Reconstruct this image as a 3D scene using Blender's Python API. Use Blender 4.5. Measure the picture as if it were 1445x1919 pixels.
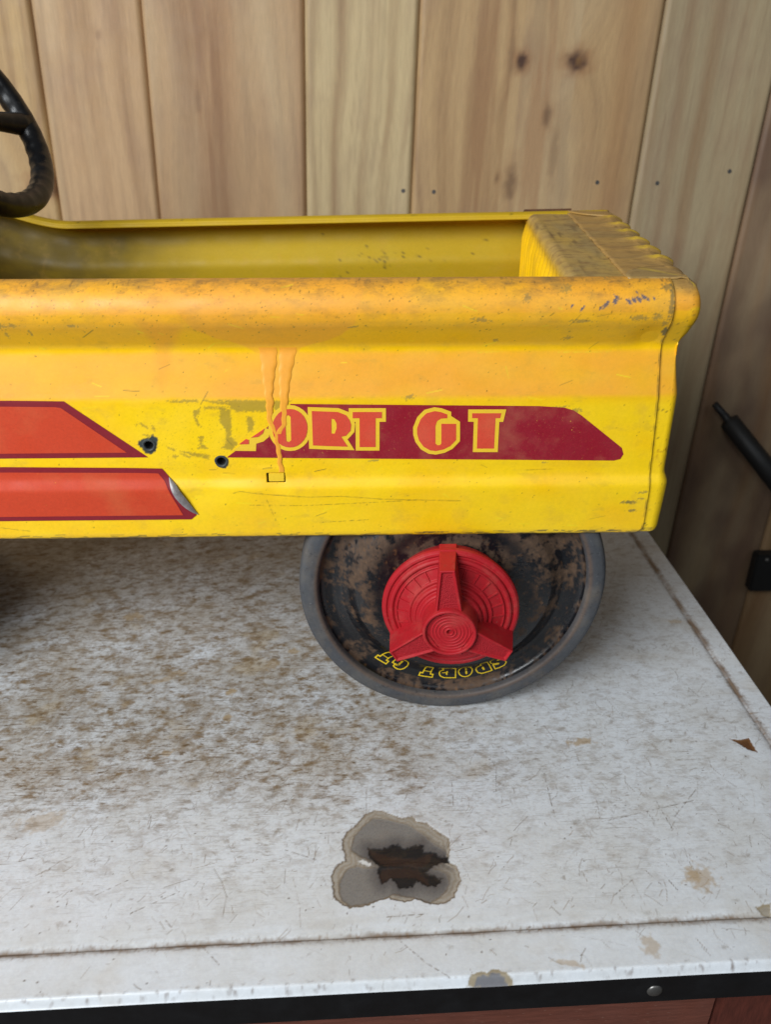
import bpy, bmesh, math
import numpy as np
from mathutils import Vector, Matrix
from mathutils.geometry import tessellate_polygon

for o in list(bpy.data.objects): bpy.data.objects.remove(o)
S = bpy.context.scene
COL = S.collection
R = math.radians

# ------------------------------------------------------------------ camera
cam = bpy.data.cameras.new('camera'); camo = bpy.data.objects.new('camera', cam); COL.objects.link(camo)
camo.location = (0, 0, .392); camo.rotation_euler = (R(90 - 27.6), 0, 0)
cam.sensor_fit = 'VERTICAL'; cam.sensor_height = 36; cam.lens = 1520 / 1919 * 36
cam.clip_start = .01; cam.clip_end = 60
cam.dof.use_dof = True; cam.dof.focus_distance = .475; cam.dof.aperture_fstop = cam.lens / 2.8
S.camera = camo
# ------------------------------------------------------------------ light
W = bpy.data.worlds.new('World'); S.world = W; W.use_nodes = True
bg = W.node_tree.nodes['Background']; bg.inputs[0].default_value = (.80, .90, 1.0, 1); bg.inputs[1].default_value = .042
def area(name, loc, target, sx, sy, watts, color):
    l = bpy.data.lights.new(name, 'AREA'); l.shape = 'RECTANGLE'; l.size = sx; l.size_y = sy; l.energy = watts; l.color = color
    o = bpy.data.objects.new(name, l); COL.objects.link(o); o.location = loc
    o.rotation_euler = (Vector(target) - Vector(loc)).to_track_quat('-Z', 'Y').to_euler(); return o
area('daylight_opening', (-1.12, -.85, 1.18), (.05, .5, .12), 1.3, 1.0, 58, (.93, .97, 1.0))
area('daylight_opening_right', (.75, -1.25, 1.45), (.05, .5, .12), 1.3, 1.0, 5, (.90, .95, 1.0))
S.view_settings.view_transform = 'Standard'; S.view_settings.look = 'None'
S.view_settings.exposure = 0; S.view_settings.gamma = 1
S.render.engine = 'CYCLES'
S.cycles.max_bounces = 5; S.cycles.diffuse_bounces = 3; S.cycles.glossy_bounces = 2; S.cycles.transmission_bounces = 0; S.cycles.volume_bounces = 0

# traced positions of print, wear and chips on the surfaces, in millimetres (body: along, up; table: along, in)
MARKS = {'chip_outer': [(-291.5,109.9),(-286.0,109.6),(-280.8,106.7),(-274.3,103.0),(-268.1,104.4),(-265.8,100.0),(-259.9,98.5),(-253.9,92.0),(-247.4,86.0),(-248.2,76.7),(-250.0,69.9),(-245.9,67.5),(-244.0,62.9),(-244.4,57.9),(-247.0,52.4),(-249.8,47.0),(-253.8,44.5),(-262.9,43.6),(-268.7,46.7),(-271.0,47.5),(-276.6,46.1),(-281.3,47.0),(-285.2,48.9),(-290.4,47.8),(-297.1,45.1),(-306.7,44.0),(-312.1,47.0),(-315.7,51.3),(-316.3,57.5),(-316.9,64.7),(-315.1,70.5),(-310.7,74.0),(-309.1,74.6),(-310.3,82.3),(-310.6,89.4),(-307.9,94.1),(-301.8,100.3),(-297.7,106.0)],'chip_grey_a': [(-306.4,81.3),(-304.0,91.5),(-298.6,98.5),(-291.7,104.8),(-283.7,103.5),(-270.6,98.6),(-262.6,91.6),(-258.5,85.8),(-250.8,79.1),(-249.2,74.4),(-253.9,69.4),(-272.8,71.2),(-288.0,70.5),(-301.7,77.3)],'chip_grey_b': [(-313.2,54.6),(-312.9,61.6),(-308.8,68.7),(-303.1,71.3),(-296.9,69.5),(-289.3,69.1),(-272.8,70.4),(-260.4,67.5),(-252.6,64.1),(-250.5,58.2),(-252.2,52.7),(-257.7,47.4),(-263.5,44.3),(-270.4,47.6),(-282.9,50.9),(-286.7,49.0),(-297.1,45.8),(-306.7,44.7),(-311.4,49.0)],'chip_black': [(-295.8,83.1),(-290.0,82.0),(-284.8,82.5),(-280.8,84.6),(-278.2,84.9),(-275.2,81.2),(-269.9,82.5),(-263.3,84.1),(-263.2,78.2),(-258.7,78.4),(-255.1,75.5),(-249.6,73.7),(-250.0,69.9),(-255.1,70.2),(-259.8,67.5),(-263.2,64.7),(-255.0,59.9),(-256.0,57.1),(-259.9,55.2),(-264.1,56.1),(-269.4,59.3),(-271.5,55.8),(-279.0,54.8),(-281.2,58.5),(-283.5,61.5),(-288.6,58.2),(-290.3,62.5),(-290.6,68.4),(-289.3,69.8),(-292.9,73.7),(-295.3,77.7)],'chip_rust_a': [(-295.2,82.3),(-289.5,78.9),(-282.6,76.2),(-275.0,75.0),(-268.1,73.9),(-262.1,76.6),(-258.9,76.5),(-261.4,70.5),(-266.7,67.8),(-275.5,69.1),(-285.5,69.6),(-289.2,72.0),(-293.4,76.8)],'chip_rust_b': [(-288.8,67.6),(-284.3,68.4),(-275.5,68.0),(-268.1,66.8),(-267.0,64.9),(-263.7,60.4),(-262.3,56.0),(-265.2,57.6),(-269.8,61.4),(-276.0,61.8),(-283.5,62.2),(-288.6,58.9),(-290.0,62.5)],'chip_gap': [(-301.8,73.9),(-299.2,74.8),(-294.9,72.4),(-294.0,70.4),(-296.2,70.2),(-298.1,71.4)],'edge_chip': [(-249.3,0.5),(-246.6,3.9),(-242.1,5.3),(-239.0,4.3),(-236.6,5.9),(-232.6,5.9),(-228.9,3.8),(-226.1,1.4),(-225.9,-0.2),(-237.7,-0.7)],'side_chip': [(-46.6,158.1),(-41.1,157.3),(-33.5,158.4),(-33.6,144.9),(-39.0,148.2),(-42.6,153.9)],'far_chip': [(-87.6,32.9),(-82.5,34.2),(-78.2,34.6),(-81.8,27.1),(-85.8,28.6)],'stains': [(-434.9,249.0,9,4,0.5),(-391.5,226.4,4,4,0.8),(-445.4,241.4,12,3,0.5),(-390.9,197.9,4,4,0.7),(-427.5,165.3,5,3,0.6),(-363.2,256.0,5,8,0.45),(-347.6,271.8,5,4,0.6),(-109.8,52.2,9,9,0.55),(-152.3,13.0,5,6,0.5),(-148.3,161.1,9,4,0.7),(-465.2,215.8,3,4,0.5),(-490.8,112.0,14,8,0.4),(-113.6,54.1,5,4,0.5),(-33.7,294.4,6,3,0.5),(-483.6,326.4,9,6,0.6),(-196.2,6.8,8,2,0.5)],'table_scratch': [[(-424.1,47.0),(-400.6,58.7)],[(-126.1,45.2),(-130.0,55.0)],[(-139.3,58.3),(-133.4,48.3)],[(-306.3,94.1),(-323.7,94.2)],[(-343.6,83.5),(-324.9,75.5)],[(-283.6,26.1),(-268.4,10.7),(-257.2,2.6)],[(-87.5,115.4),(-108.7,95.3)],[(-210.2,140.1),(-214.2,117.9)],[(-240.5,132.6),(-241.9,110.8)],[(-295.4,126.6),(-295.7,105.5)],[(-446.8,58.6),(-430.2,67.8)],[(-495.4,83.7),(-474.8,89.9)],[(-386.0,28.6),(-373.3,15.5)],[(-153.6,93.7),(-92.5,107.0)],[(-287.2,37.6),(-265.7,38.4)],[(-443.8,72.0),(-444.5,84.5)],[(-180.1,133.9),(-181.5,99.3)],[(-115.7,108.2),(-113.4,85.6)],[(-162.6,43.2),(-149.1,52.6)],[(-404.8,41.8),(-400.6,36.9)]],'base': [(-94.5,197.4),(137.6,193.2),(141.4,194.2),(142.9,197.3),(141.3,201.5),(115.0,222.1),(109.9,225.4),(104.4,227.1),(89.3,228.2),(-54.7,230.6),(-69.5,216.2)],'R': ([(-42.8,226.3),(-27.7,225.6),(-23.0,223.6),(-21.0,220.7),(-20.1,217.7),(-20.5,214.0),(-23.3,210.8),(-26.1,210.1),(-22.4,203.8),(-32.5,204.2),(-43.0,204.8)],[(-31.6,221.5),(-29.9,221.2),(-28.7,218.6),(-28.7,215.6),(-29.9,212.2),(-31.8,212.2)]),'T': ([(-19.1,225.5),(-2.1,225.4),(-2.1,221.6),(-5.8,221.6),(-5.9,203.4),(-15.4,203.5),(-15.2,221.7),(-19.2,221.7)],[]),'G': ([(36.1,221.3),(36.0,223.6),(32.1,225.1),(28.6,225.7),(23.8,224.4),(20.5,220.8),(18.5,215.2),(18.6,211.5),(19.8,207.4),(22.6,203.4),(26.5,201.0),(30.0,200.5),(34.5,201.5),(38.4,203.6),(41.8,207.5),(41.4,217.7),(32.7,217.8),(33.1,205.3),(32.2,204.3),(30.8,204.3),(29.6,205.4),(29.3,216.6),(30.2,219.5),(32.2,221.0)],[]),'T2': ([(50.5,224.2),(67.6,224.1),(67.1,221.0),(64.4,221.0),(64.7,201.8),(54.4,201.9),(54.0,221.1),(50.6,221.2)],[]),'O': ([(-45.7,215.7),(-45.8,218.4),(-46.5,220.9),(-47.6,223.2),(-49.1,225.1),(-51.0,226.5),(-53.1,227.4),(-55.4,227.7),(-57.6,227.4),(-59.9,226.6),(-61.9,225.2),(-63.6,223.3),(-65.0,221.1),(-65.9,218.5),(-66.3,215.9),(-66.2,213.2),(-65.6,210.6),(-64.6,208.3),(-63.0,206.3),(-61.1,204.8),(-59.0,203.9),(-56.7,203.6),(-54.3,203.8),(-52.1,204.7),(-50.0,206.2),(-48.3,208.1),(-46.9,210.4),(-46.1,213.0)],[(-58.4,222.8),(-56.6,224.0),(-55.2,222.8),(-55.7,208.2),(-57.1,207.0),(-58.6,207.8)]),'P1': [(-86.6,205.9),(-80.7,205.9),(-80.5,208.7),(-82.2,209.2)],'P2': [(-79.2,210.0),(-74.9,210.5),(-72.0,212.6),(-70.8,215.7)],'Pplate': [(-90.6,201.7),(-76.9,201.4),(-76.4,206.1),(-72.0,207.5),(-68.6,210.4),(-67.6,214.6),(-70.4,216.1)],'stripe1': [(-220.5,233.8),(-184.8,233.5),(-140.9,197.8),(-228.1,199.0)],'stripe1i': [(-221.3,230.3),(-187.3,229.7),(-153.1,201.0),(-227.3,202.4)],'stripe2': [(-229.5,192.4),(-134.0,190.8),(-129.9,184.8),(-115.9,160.3),(-119.6,157.0),(-237.2,157.2)],'stripe2i': [(-230.3,188.9),(-136.6,187.7),(-132.8,182.3),(-124.1,160.1),(-236.4,160.9)],'peel': [(-130.6,184.8),(-126.6,180.5),(-121.2,171.4),(-115.3,160.3)],'holes': [(-139.6,205.4),(-98.0,194.7)],'tab': [(-72.1,187.4),(-59.9,187.3),(-60.6,180.9),(-71.2,181.0)],'dripA': [(-72.6,262.5,-60.4),(-71.7,254.8,-60.9),(-71.3,247.0,-62.6),(-70.0,235.9,-64.5),(-69.4,231.0,-63.9),(-69.4,222.9,-65.6),(-69.0,218.9,-65.0),(-67.3,215.9,-63.6),(-66.0,212.2,-62.9),(-65.8,206.1,-62.3),(-65.1,202.0,-61.6),(-64.7,193.3,-61.5),(-64.6,190.1,-60.7),(-64.7,187.7,-60.2)],'dripB': [(-61.0,262.4,-49.1),(-61.2,254.7,-51.0),(-61.6,248.5,-52.8),(-61.6,239.0,-54.9),(-61.4,231.0,-55.9),(-61.3,222.8,-56.7),(-61.9,217.8,-57.3),(-64.0,215.2,-58.7),(-65.4,212.2,-60.4)],'wash': [(-134.0,307.8),(-110.1,282.7),(-105.1,274.7),(-95.5,268.7),(-79.7,263.5),(-72.6,258.5),(-50.2,258.4),(-47.9,262.3),(-36.4,266.8),(-24.4,272.2),(-16.9,278.7),(-6.4,307.3)],'wash2': [(-136.2,282.2),(-129.5,267.4),(-129.6,249.0),(-129.8,237.9),(-127.4,237.3),(-123.9,248.9),(-120.2,264.3),(-110.5,279.2)],'olive': [[(-127.3,233.0),(-108.3,233.4),(-108.0,232.0),(-119.9,231.6)],[(-105.3,232.9),(-93.1,232.5),(-88.7,230.4),(-96.3,230.6)],[(-96.1,233.3),(-68.7,232.7),(-69.2,225.8),(-75.3,226.2),(-86.0,225.9),(-89.7,228.0),(-90.9,232.0)],[(-64.1,232.5),(-54.2,232.2),(-60.5,228.6),(-64.4,222.5)],[(-104.9,229.3),(-91.2,228.8),(-91.3,227.2),(-105.0,227.9)],[(-95.8,228.0),(-89.8,227.2),(-89.9,217.3),(-91.2,210.6),(-87.3,206.0),(-91.2,201.7),(-97.4,203.1),(-94.0,206.4),(-93.6,214.8),(-96.6,219.8)],[(-111.3,226.5),(-107.3,228.1),(-107.5,225.7),(-110.2,222.4),(-107.3,216.6),(-109.9,217.9),(-111.6,223.3)],[(-110.3,210.8),(-106.8,210.8),(-108.0,206.6),(-105.2,203.1),(-111.1,203.2),(-109.3,205.7)],[(-80.9,223.0),(-77.8,223.4),(-76.9,219.7),(-77.7,213.9),(-80.5,213.5)],[(-121.8,202.0),(-104.9,198.8),(-105.1,196.3),(-115.1,198.5)],[(-129.3,204.6),(-124.8,202.9),(-124.2,201.6),(-128.0,202.9)],[(-126.4,199.5),(-123.4,198.6),(-124.8,196.9),(-126.6,197.8)],[(-122.4,200.7),(-116.0,197.7),(-116.5,196.6),(-121.3,199.4)],[(-143.6,219.8),(-140.7,218.6),(-138.3,216.0),(-141.6,217.3)],[(-146.0,219.0),(-143.8,218.4),(-145.4,217.8)],[(-142.3,212.7),(-137.0,211.4),(-139.5,210.2)],[(-136.5,218.5),(-134.4,216.8),(-135.1,214.4),(-136.2,216.0)]],'holechip': [(-146.3,206.0),(-144.8,208.6),(-141.5,209.8),(-138.3,210.4),(-136.5,212.3),(-135.5,211.4),(-133.7,210.2),(-134.9,205.1),(-135.9,201.7),(-139.0,199.6),(-142.4,200.5),(-143.6,203.1)],'holechip2': [(-101.7,195.4),(-99.8,197.9),(-96.3,198.3),(-93.7,196.2),(-94.0,192.7),(-95.8,190.1),(-99.7,190.8),(-98.8,192.3),(-101.1,193.2)],'body_scratch': [[(-92.4,174.7),(-88.4,176.1),(-72.4,173.8),(-46.5,171.7),(-26.9,172.2),(-0.8,169.8),(45.8,168.2)],[(-82.6,166.6),(-50.0,165.9),(18.9,168.9)],[(84.8,187.3),(101.0,187.9)],[(-40.6,153.9),(-10.8,155.4)],[(46.4,278.3),(53.6,282.1)],[(51.9,258.7),(68.5,259.2)],[(98.7,258.7),(129.0,258.8)],[(69.1,250.8),(71.0,244.5)],[(-238.3,152.4),(-219.2,149.5)],[(-72.6,170.9),(-67.7,155.3)],[(-92.0,248.7),(-88.2,251.2)],[(-170.2,168.3),(-147.6,167.7)]],'blue': [(101.1,287.4,8,3),(106.9,286.2,10,4),(119.3,287.9,16,5),(124.4,289.7,9,7),(125.3,291.7,5,9),(132.3,289.6,8,9),(135.2,290.2,7,8),(138.1,290.7,8,9),(140.9,291.6,6,9),(143.3,290.7,4,7),(137.0,293.9,2,7),(146.8,291.0,3,6),(116.6,286.2,8,3)],'grey': [(-208.6,277.6,22,6),(-202.1,278.2,12,5),(-170.3,277.7,14,4),(-148.5,277.9,6,3),(-17.8,276.3,12,3),(62.0,266.2,8,6),(14.0,234.0,14,7),(102.6,267.8,13,5),(52.3,280.1,28,5),(107.1,279.2,30,5),(139.5,280.8,26,8),(149.8,281.3,14,10),(154.9,277.2,9,8),(100.4,226.8,26,6),(111.5,225.1,16,7),(155.1,172.9,16,4),(154.1,168.5,12,3),(76.5,291.3,10,9),(42.7,225.9,5,2),(-7.2,194.5,18,3),(95.7,192.1,8,3),(-207.7,272.3,5,10),(-194.3,273.7,4,10),(171.3,277.7,14,10),(98.5,295.5,14,8),(123.5,301.1,20,6)]}
# ------------------------------------------------------------------ helpers
def srgb(r, g, b):
    f = lambda c: (c / 255 / 12.92) if c <= 10 else ((c / 255 + .055) / 1.055) ** 2.4
    return np.array([f(r), f(g), f(b)])
def smooth(a, b, x):
    t = np.clip((x - a) / (b - a), 0, 1); return t * t * (3 - 2 * t)
def noise(x, y, seed=0):
    r = np.random.default_rng(seed); p = r.permutation(512); p = np.r_[p, p]
    ang = r.uniform(0, 2 * np.pi, 512); gx, gy = np.cos(ang), np.sin(ang)
    xi = np.floor(x).astype(int); yi = np.floor(y).astype(int); xf = x - xi; yf = y - yi
    u = xf ** 3 * (xf * (xf * 6 - 15) + 10); v = yf ** 3 * (yf * (yf * 6 - 15) + 10)
    def g(i, j, a, b):
        h = p[(p[i & 511] + j) & 511]; return gx[h] * a + gy[h] * b
    n00 = g(xi, yi, xf, yf); n10 = g(xi + 1, yi, xf - 1, yf); n01 = g(xi, yi + 1, xf, yf - 1); n11 = g(xi + 1, yi + 1, xf - 1, yf - 1)
    a = n00 + u * (n10 - n00); b = n01 + u * (n11 - n01); return (a + v * (b - a)) * 1.5
def fbm(x, y, seed=0, octv=4, gain=.5):
    s = 0; a = 1; t = 0
    for i in range(octv):
        s = s + a * noise(x * 2 ** i + 17.3 * i, y * 2 ** i - 9.1 * i, seed + i); t += a; a *= gain
    return s / t
def sdf(px, py, poly):
    # signed distance, negative inside
    poly = np.asarray(poly, float); d = np.full(px.shape, 1e9); ins = np.zeros(px.shape, bool)
    n = len(poly)
    for i in range(n):
        a = poly[i]; b = poly[(i + 1) % n]; e = b - a; L = (e ** 2).sum() + 1e-12
        t = np.clip(((px - a[0]) * e[0] + (py - a[1]) * e[1]) / L, 0, 1)
        d = np.minimum(d, np.hypot(px - a[0] - t * e[0], py - a[1] - t * e[1]))
        c = ((a[1] > py) != (b[1] > py))
        if abs(e[1]) > 1e-12: ins ^= c & (px < e[0] * (py - a[1]) / e[1] + a[0])
    return np.where(ins, -d, d)
def segd(px, py, pts):
    d = np.full(px.shape, 1e9)
    for a, b in zip(pts[:-1], pts[1:]):
        a = np.array(a, float); e = np.array(b, float) - a; L = (e ** 2).sum() + 1e-12
        t = np.clip(((px - a[0]) * e[0] + (py - a[1]) * e[1]) / L, 0, 1)
        d = np.minimum(d, np.hypot(px - a[0] - t * e[0], py - a[1] - t * e[1]))
    return d
class Canvas:
    """colours of the vertices of a grid whose rows and columns run along two surface axes (mm)"""
    def __init__(s, xs, ys, base):
        s.xs, s.ys = xs, ys; s.X, s.Y = np.meshgrid(xs, ys); s.c = np.ones(s.X.shape + (3,)) * base
        s.rough = np.full(s.X.shape, .4); s.h = np.zeros(s.X.shape)
    def win(s, x0, x1, y0, y1):
        a, b = np.searchsorted(s.xs, [x0, x1]); c, d = np.searchsorted(s.ys, [y0, y1]); return slice(c, d), slice(a, b)
    def mix(s, m, col, w=None):
        w = (slice(None), slice(None)) if w is None else w
        s.c[w] = s.c[w] * (1 - m[..., None]) + np.asarray(col) * m[..., None]
    def poly(s, poly, col, soft=.4, jag=0, js=1., seed=1, alpha=1., rough=None, dh=0):
        p = np.array(poly); m = 3 + jag; w = s.win(p[:, 0].min() - m, p[:, 0].max() + m, p[:, 1].min() - m, p[:, 1].max() + m)
        X, Y = s.X[w], s.Y[w]
        if X.size == 0: return
        d = sdf(X, Y, p)
        if jag: d = d + jag * fbm(X * js, Y * js, seed, 3)
        k = np.clip(.5 - d / soft, 0, 1) * alpha; s.mix(k, col, w)
        if rough is not None: s.rough[w] = s.rough[w] * (1 - k) + rough * k
        s.h[w] += dh * k
    def line(s, pts, col, wd=.4, alpha=1., breakup=0, seed=3):
        p = np.array(pts); m = wd * 2 + 1; w = s.win(p[:, 0].min() - m, p[:, 0].max() + m, p[:, 1].min() - m, p[:, 1].max() + m)
        X, Y = s.X[w], s.Y[w]
        if X.size == 0: return
        k = np.clip(1.2 - segd(X, Y, pts) / wd, 0, 1) * alpha
        if breakup: k = k * np.clip(.5 + breakup * fbm(X * .4, Y * .4, seed, 3), 0, 1)
        s.mix(k, col, w)
    def dab(s, x, y, rx, ry, ang, col, alpha=1., jag=.5, seed=5, js=.6, hard=1.):
        m = max(rx, ry) * 1.8; w = s.win(x - m, x + m, y - m, y + m); X, Y = s.X[w] - x, s.Y[w] - y
        if X.size == 0: return
        c, q = math.cos(ang), math.sin(ang); a = (X * c + Y * q) / rx; b = (-X * q + Y * c) / ry
        d = np.sqrt(a * a + b * b)
        if jag: d = d + jag * fbm((X + x) * js, (Y + y) * js, seed, 3)
        s.mix(np.clip((1.1 - d) * 1.4 * hard, 0, 1) * alpha, col, w)
def link(me, name, parent=None, mat=None):
    o = bpy.data.objects.new(name, me); COL.objects.link(o); o.parent = parent
    if mat: me.materials.append(mat)
    return o
def grid(name, P, mat, parent=None, col=None, rough=None, close_u=False, keep=None, flip=False):
    n, m = P.shape[:2]; me = bpy.data.meshes.new(name)
    i = np.arange(n - 1)[:, None] * m; j = np.arange(m - 1 + (1 if close_u else 0))[None]
    a = i + j; b = i + (j + 1) % m; F = np.stack([a, b, b + m, a + m], -1).reshape(-1, 4)
    if flip: F = F[:, ::-1]
    if keep is not None: F = F[keep.reshape(-1)]
    me.vertices.add(n * m); me.vertices.foreach_set('co', P.reshape(-1).astype(np.float32))
    me.loops.add(F.size); me.loops.foreach_set('vertex_index', F.reshape(-1).astype(np.int32))
    me.polygons.add(len(F)); me.polygons.foreach_set('loop_start', np.arange(0, F.size, 4, dtype=np.int32))
    me.update(calc_edges=True); me.validate()
    me.polygons.foreach_set('use_smooth', np.ones(len(me.polygons), bool))
    if col is not None: paint(me, col, rough)
    return link(me, name, parent, mat)
def paint(me, col, rough=None):
    c = np.asarray(col).reshape(-1, 3); r = np.full(len(c), .4) if rough is None else np.asarray(rough).reshape(-1)
    at = me.attributes.new('Col', 'FLOAT_COLOR', 'POINT')
    at.data.foreach_set('color', np.c_[c, np.clip(r, 0, 1)].astype(np.float32).reshape(-1))
def mask(me, m):
    at = me.attributes.new('Mask', 'FLOAT', 'POINT'); at.data.foreach_set('value', np.asarray(m).reshape(-1).astype(np.float32))
def raw(name, V, F, mat, parent=None, smoothf=False):
    me = bpy.data.meshes.new(name); me.from_pydata([tuple(v) for v in V], [], [tuple(f) for f in F]); me.update()
    if smoothf: me.polygons.foreach_set('use_smooth', [True] * len(me.polygons))
    return link(me, name, parent, mat)
def bm_obj(name, bm, mat, parent=None, sm=False):
    bmesh.ops.recalc_face_normals(bm, faces=bm.faces); me = bpy.data.meshes.new(name); bm.to_mesh(me); bm.free()
    if sm: me.polygons.foreach_set('use_smooth', [True] * len(me.polygons))
    return link(me, name, parent, mat)
def box(name, lo, hi, mat, parent=None, bev=0.):
    bm = bmesh.new(); bmesh.ops.create_cube(bm, size=1)
    for v in bm.verts: v.co = Vector([(l + h) / 2 + c * (h - l) for l, h, c in zip(lo, hi, v.co)])
    if bev: bmesh.ops.bevel(bm, geom=bm.edges[:], offset=bev, segments=2, affect='EDGES')
    return bm_obj(name, bm, mat, parent)
def tube(name, pts, rad, mat, parent=None, seg=14, closed=False, caps=True):
    P = [Vector(p) for p in pts]; n = len(P); rad = rad if hasattr(rad, '__len__') else [rad] * n
    V = []; F = []; up = None
    for i in range(n):
        t = ((P[(i + 1) % n] - P[i - 1]) if closed else (P[min(i + 1, n - 1)] - P[max(i - 1, 0)])).normalized()
        if up is None: up = t.orthogonal().normalized()
        up = (up - t * up.dot(t)).normalized(); s = t.cross(up)
        V += [P[i] + rad[i] * (math.cos(k * 2 * math.pi / seg) * up + math.sin(k * 2 * math.pi / seg) * s) for k in range(seg)]
    for i in range(n if closed else n - 1):
        i2 = (i + 1) % n
        for k in range(seg): k2 = (k + 1) % seg; F.append((i * seg + k, i * seg + k2, i2 * seg + k2, i2 * seg + k))
    if not closed and caps: F.append(tuple(range(seg))[::-1]); F.append(tuple((n - 1) * seg + k for k in range(seg)))
    return raw(name, V, F, mat, parent, True)
def tag(o, label=None, cat=None, group=None, kind=None):
    for k, v in (('label', label), ('category', cat), ('group', group), ('kind', kind)):
        if v: o[k] = v
    return o
def empty(name, loc, rz=0, parent=None):
    o = bpy.data.objects.new(name, None); COL.objects.link(o); o.location = loc; o.rotation_euler = (0, 0, rz); o.parent = parent
    o.empty_display_size = .02; return o
# ------------------------------------------------------------------ materials
def mat(name, color=None, rough=.5, metal=0., attr=False, grain=0., gscale=300, bump=0., bscale=400, bdist=.0004, rvar=0., coat=0., stretch=None, spec=.5, dust=None, fine=()):
    m = bpy.data.materials.new(name); m.use_nodes = True; nt = m.node_tree; N = nt.nodes; L = nt.links; b = N['Principled BSDF']
    b.inputs['Roughness'].default_value = rough; b.inputs['Metallic'].default_value = metal; b.inputs['Coat Weight'].default_value = coat
    b.inputs['Coat Roughness'].default_value = .25; b.inputs['Specular IOR Level'].default_value = spec
    tc = N.new('ShaderNodeTexCoord'); vec = tc.outputs['Object']
    if stretch:
        mp = N.new('ShaderNodeMapping'); mp.inputs['Scale'].default_value = stretch; L.new(vec, mp.inputs[0]); vec = mp.outputs[0]
    if attr:
        at = N.new('ShaderNodeAttribute'); at.attribute_name = 'Col'; csock = at.outputs['Color']; L.new(at.outputs['Alpha'], b.inputs['Roughness']); rs = at.outputs['Alpha']
    else:
        rgb = N.new('ShaderNodeRGB'); rgb.outputs[0].default_value = (*color, 1); csock = rgb.outputs[0]; rs = None
    if grain:
        nz = N.new('ShaderNodeTexNoise'); nz.inputs['Scale'].default_value = gscale; nz.inputs['Detail'].default_value = 5; nz.inputs['Roughness'].default_value = .7; L.new(vec, nz.inputs['Vector'])
        mr = N.new('ShaderNodeMapRange'); mr.inputs[1].default_value = .25; mr.inputs[2].default_value = .75; mr.inputs[3].default_value = 1 - grain; mr.inputs[4].default_value = 1 + grain; L.new(nz.outputs[0], mr.inputs[0])
        mx = N.new('ShaderNodeVectorMath'); mx.operation = 'SCALE'; L.new(csock, mx.inputs[0]); L.new(mr.outputs[0], mx.inputs['Scale']); csock = mx.outputs[0]
    for (dc, dsc, lo, hi, amt) in ([] if not dust else dust if isinstance(dust, list) else [dust]):
        nz = N.new('ShaderNodeTexNoise'); nz.inputs['Scale'].default_value = dsc; nz.inputs['Detail'].default_value = 4; nz.inputs['Roughness'].default_value = .65; L.new(vec, nz.inputs['Vector'])
        mr = N.new('ShaderNodeMapRange'); mr.inputs[1].default_value = lo; mr.inputs[2].default_value = hi; mr.inputs[3].default_value = 0; mr.inputs[4].default_value = amt; L.new(nz.outputs[0], mr.inputs[0])
        mx = N.new('ShaderNodeMix'); mx.data_type = 'RGBA'; L.new(mr.outputs[0], mx.inputs[0]); L.new(csock, mx.inputs[6]); mx.inputs[7].default_value = (*dc, 1); csock = mx.outputs[2]
    for (fc, fsc, flo, fhi, famt, fst) in fine:
        ma = N.new('ShaderNodeAttribute'); ma.attribute_name = 'Mask'
        mp = N.new('ShaderNodeMapping'); mp.inputs['Rotation'].default_value = (0, 0, fst[1]); mp.inputs['Scale'].default_value = fst[0]; L.new(tc.outputs['Object'], mp.inputs[0])
        nz = N.new('ShaderNodeTexNoise'); nz.inputs['Scale'].default_value = fsc; nz.inputs['Detail'].default_value = 4; nz.inputs['Roughness'].default_value = .68; L.new(mp.outputs[0], nz.inputs['Vector'])
        mr = N.new('ShaderNodeMapRange'); mr.inputs[1].default_value = flo; mr.inputs[2].default_value = fhi; mr.inputs[3].default_value = 0; mr.inputs[4].default_value = famt; L.new(nz.outputs[0], mr.inputs[0])
        mu = N.new('ShaderNodeMath'); mu.operation = 'MULTIPLY'; mu.use_clamp = True; L.new(mr.outputs[0], mu.inputs[0]); L.new(ma.outputs['Fac'], mu.inputs[1])
        mx = N.new('ShaderNodeMix'); mx.data_type = 'RGBA'; L.new(mu.outputs[0], mx.inputs[0]); L.new(csock, mx.inputs[6]); mx.inputs[7].default_value = (*fc, 1); csock = mx.outputs[2]
    L.new(csock, b.inputs['Base Color'])
    if rvar:
        nz = N.new('ShaderNodeTexNoise'); nz.inputs['Scale'].default_value = 60; nz.inputs['Detail'].default_value = 6; L.new(tc.outputs['Object'], nz.inputs['Vector'])
        mr = N.new('ShaderNodeMapRange'); mr.inputs[1].default_value = .3; mr.inputs[2].default_value = .7; mr.inputs[3].default_value = -rvar; mr.inputs[4].default_value = rvar; L.new(nz.outputs[0], mr.inputs[0])
        ad = N.new('ShaderNodeMath'); ad.operation = 'ADD'; ad.use_clamp = True; L.new(mr.outputs[0], ad.inputs[0])
        if rs: L.new(rs, ad.inputs[1])
        else: ad.inputs[1].default_value = rough
        L.new(ad.outputs[0], b.inputs['Roughness'])
    if bump:
        nz = N.new('ShaderNodeTexNoise'); nz.inputs['Scale'].default_value = bscale; nz.inputs['Detail'].default_value = 4; L.new(vec, nz.inputs['Vector'])
        bp = N.new('ShaderNodeBump'); bp.inputs['Strength'].default_value = bump; bp.inputs['Distance'].default_value = bdist; L.new(nz.outputs[0], bp.inputs['Height']); L.new(bp.outputs[0], b.inputs['Normal'])
    return m
DUST = tuple(srgb(168, 150, 120))
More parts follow.
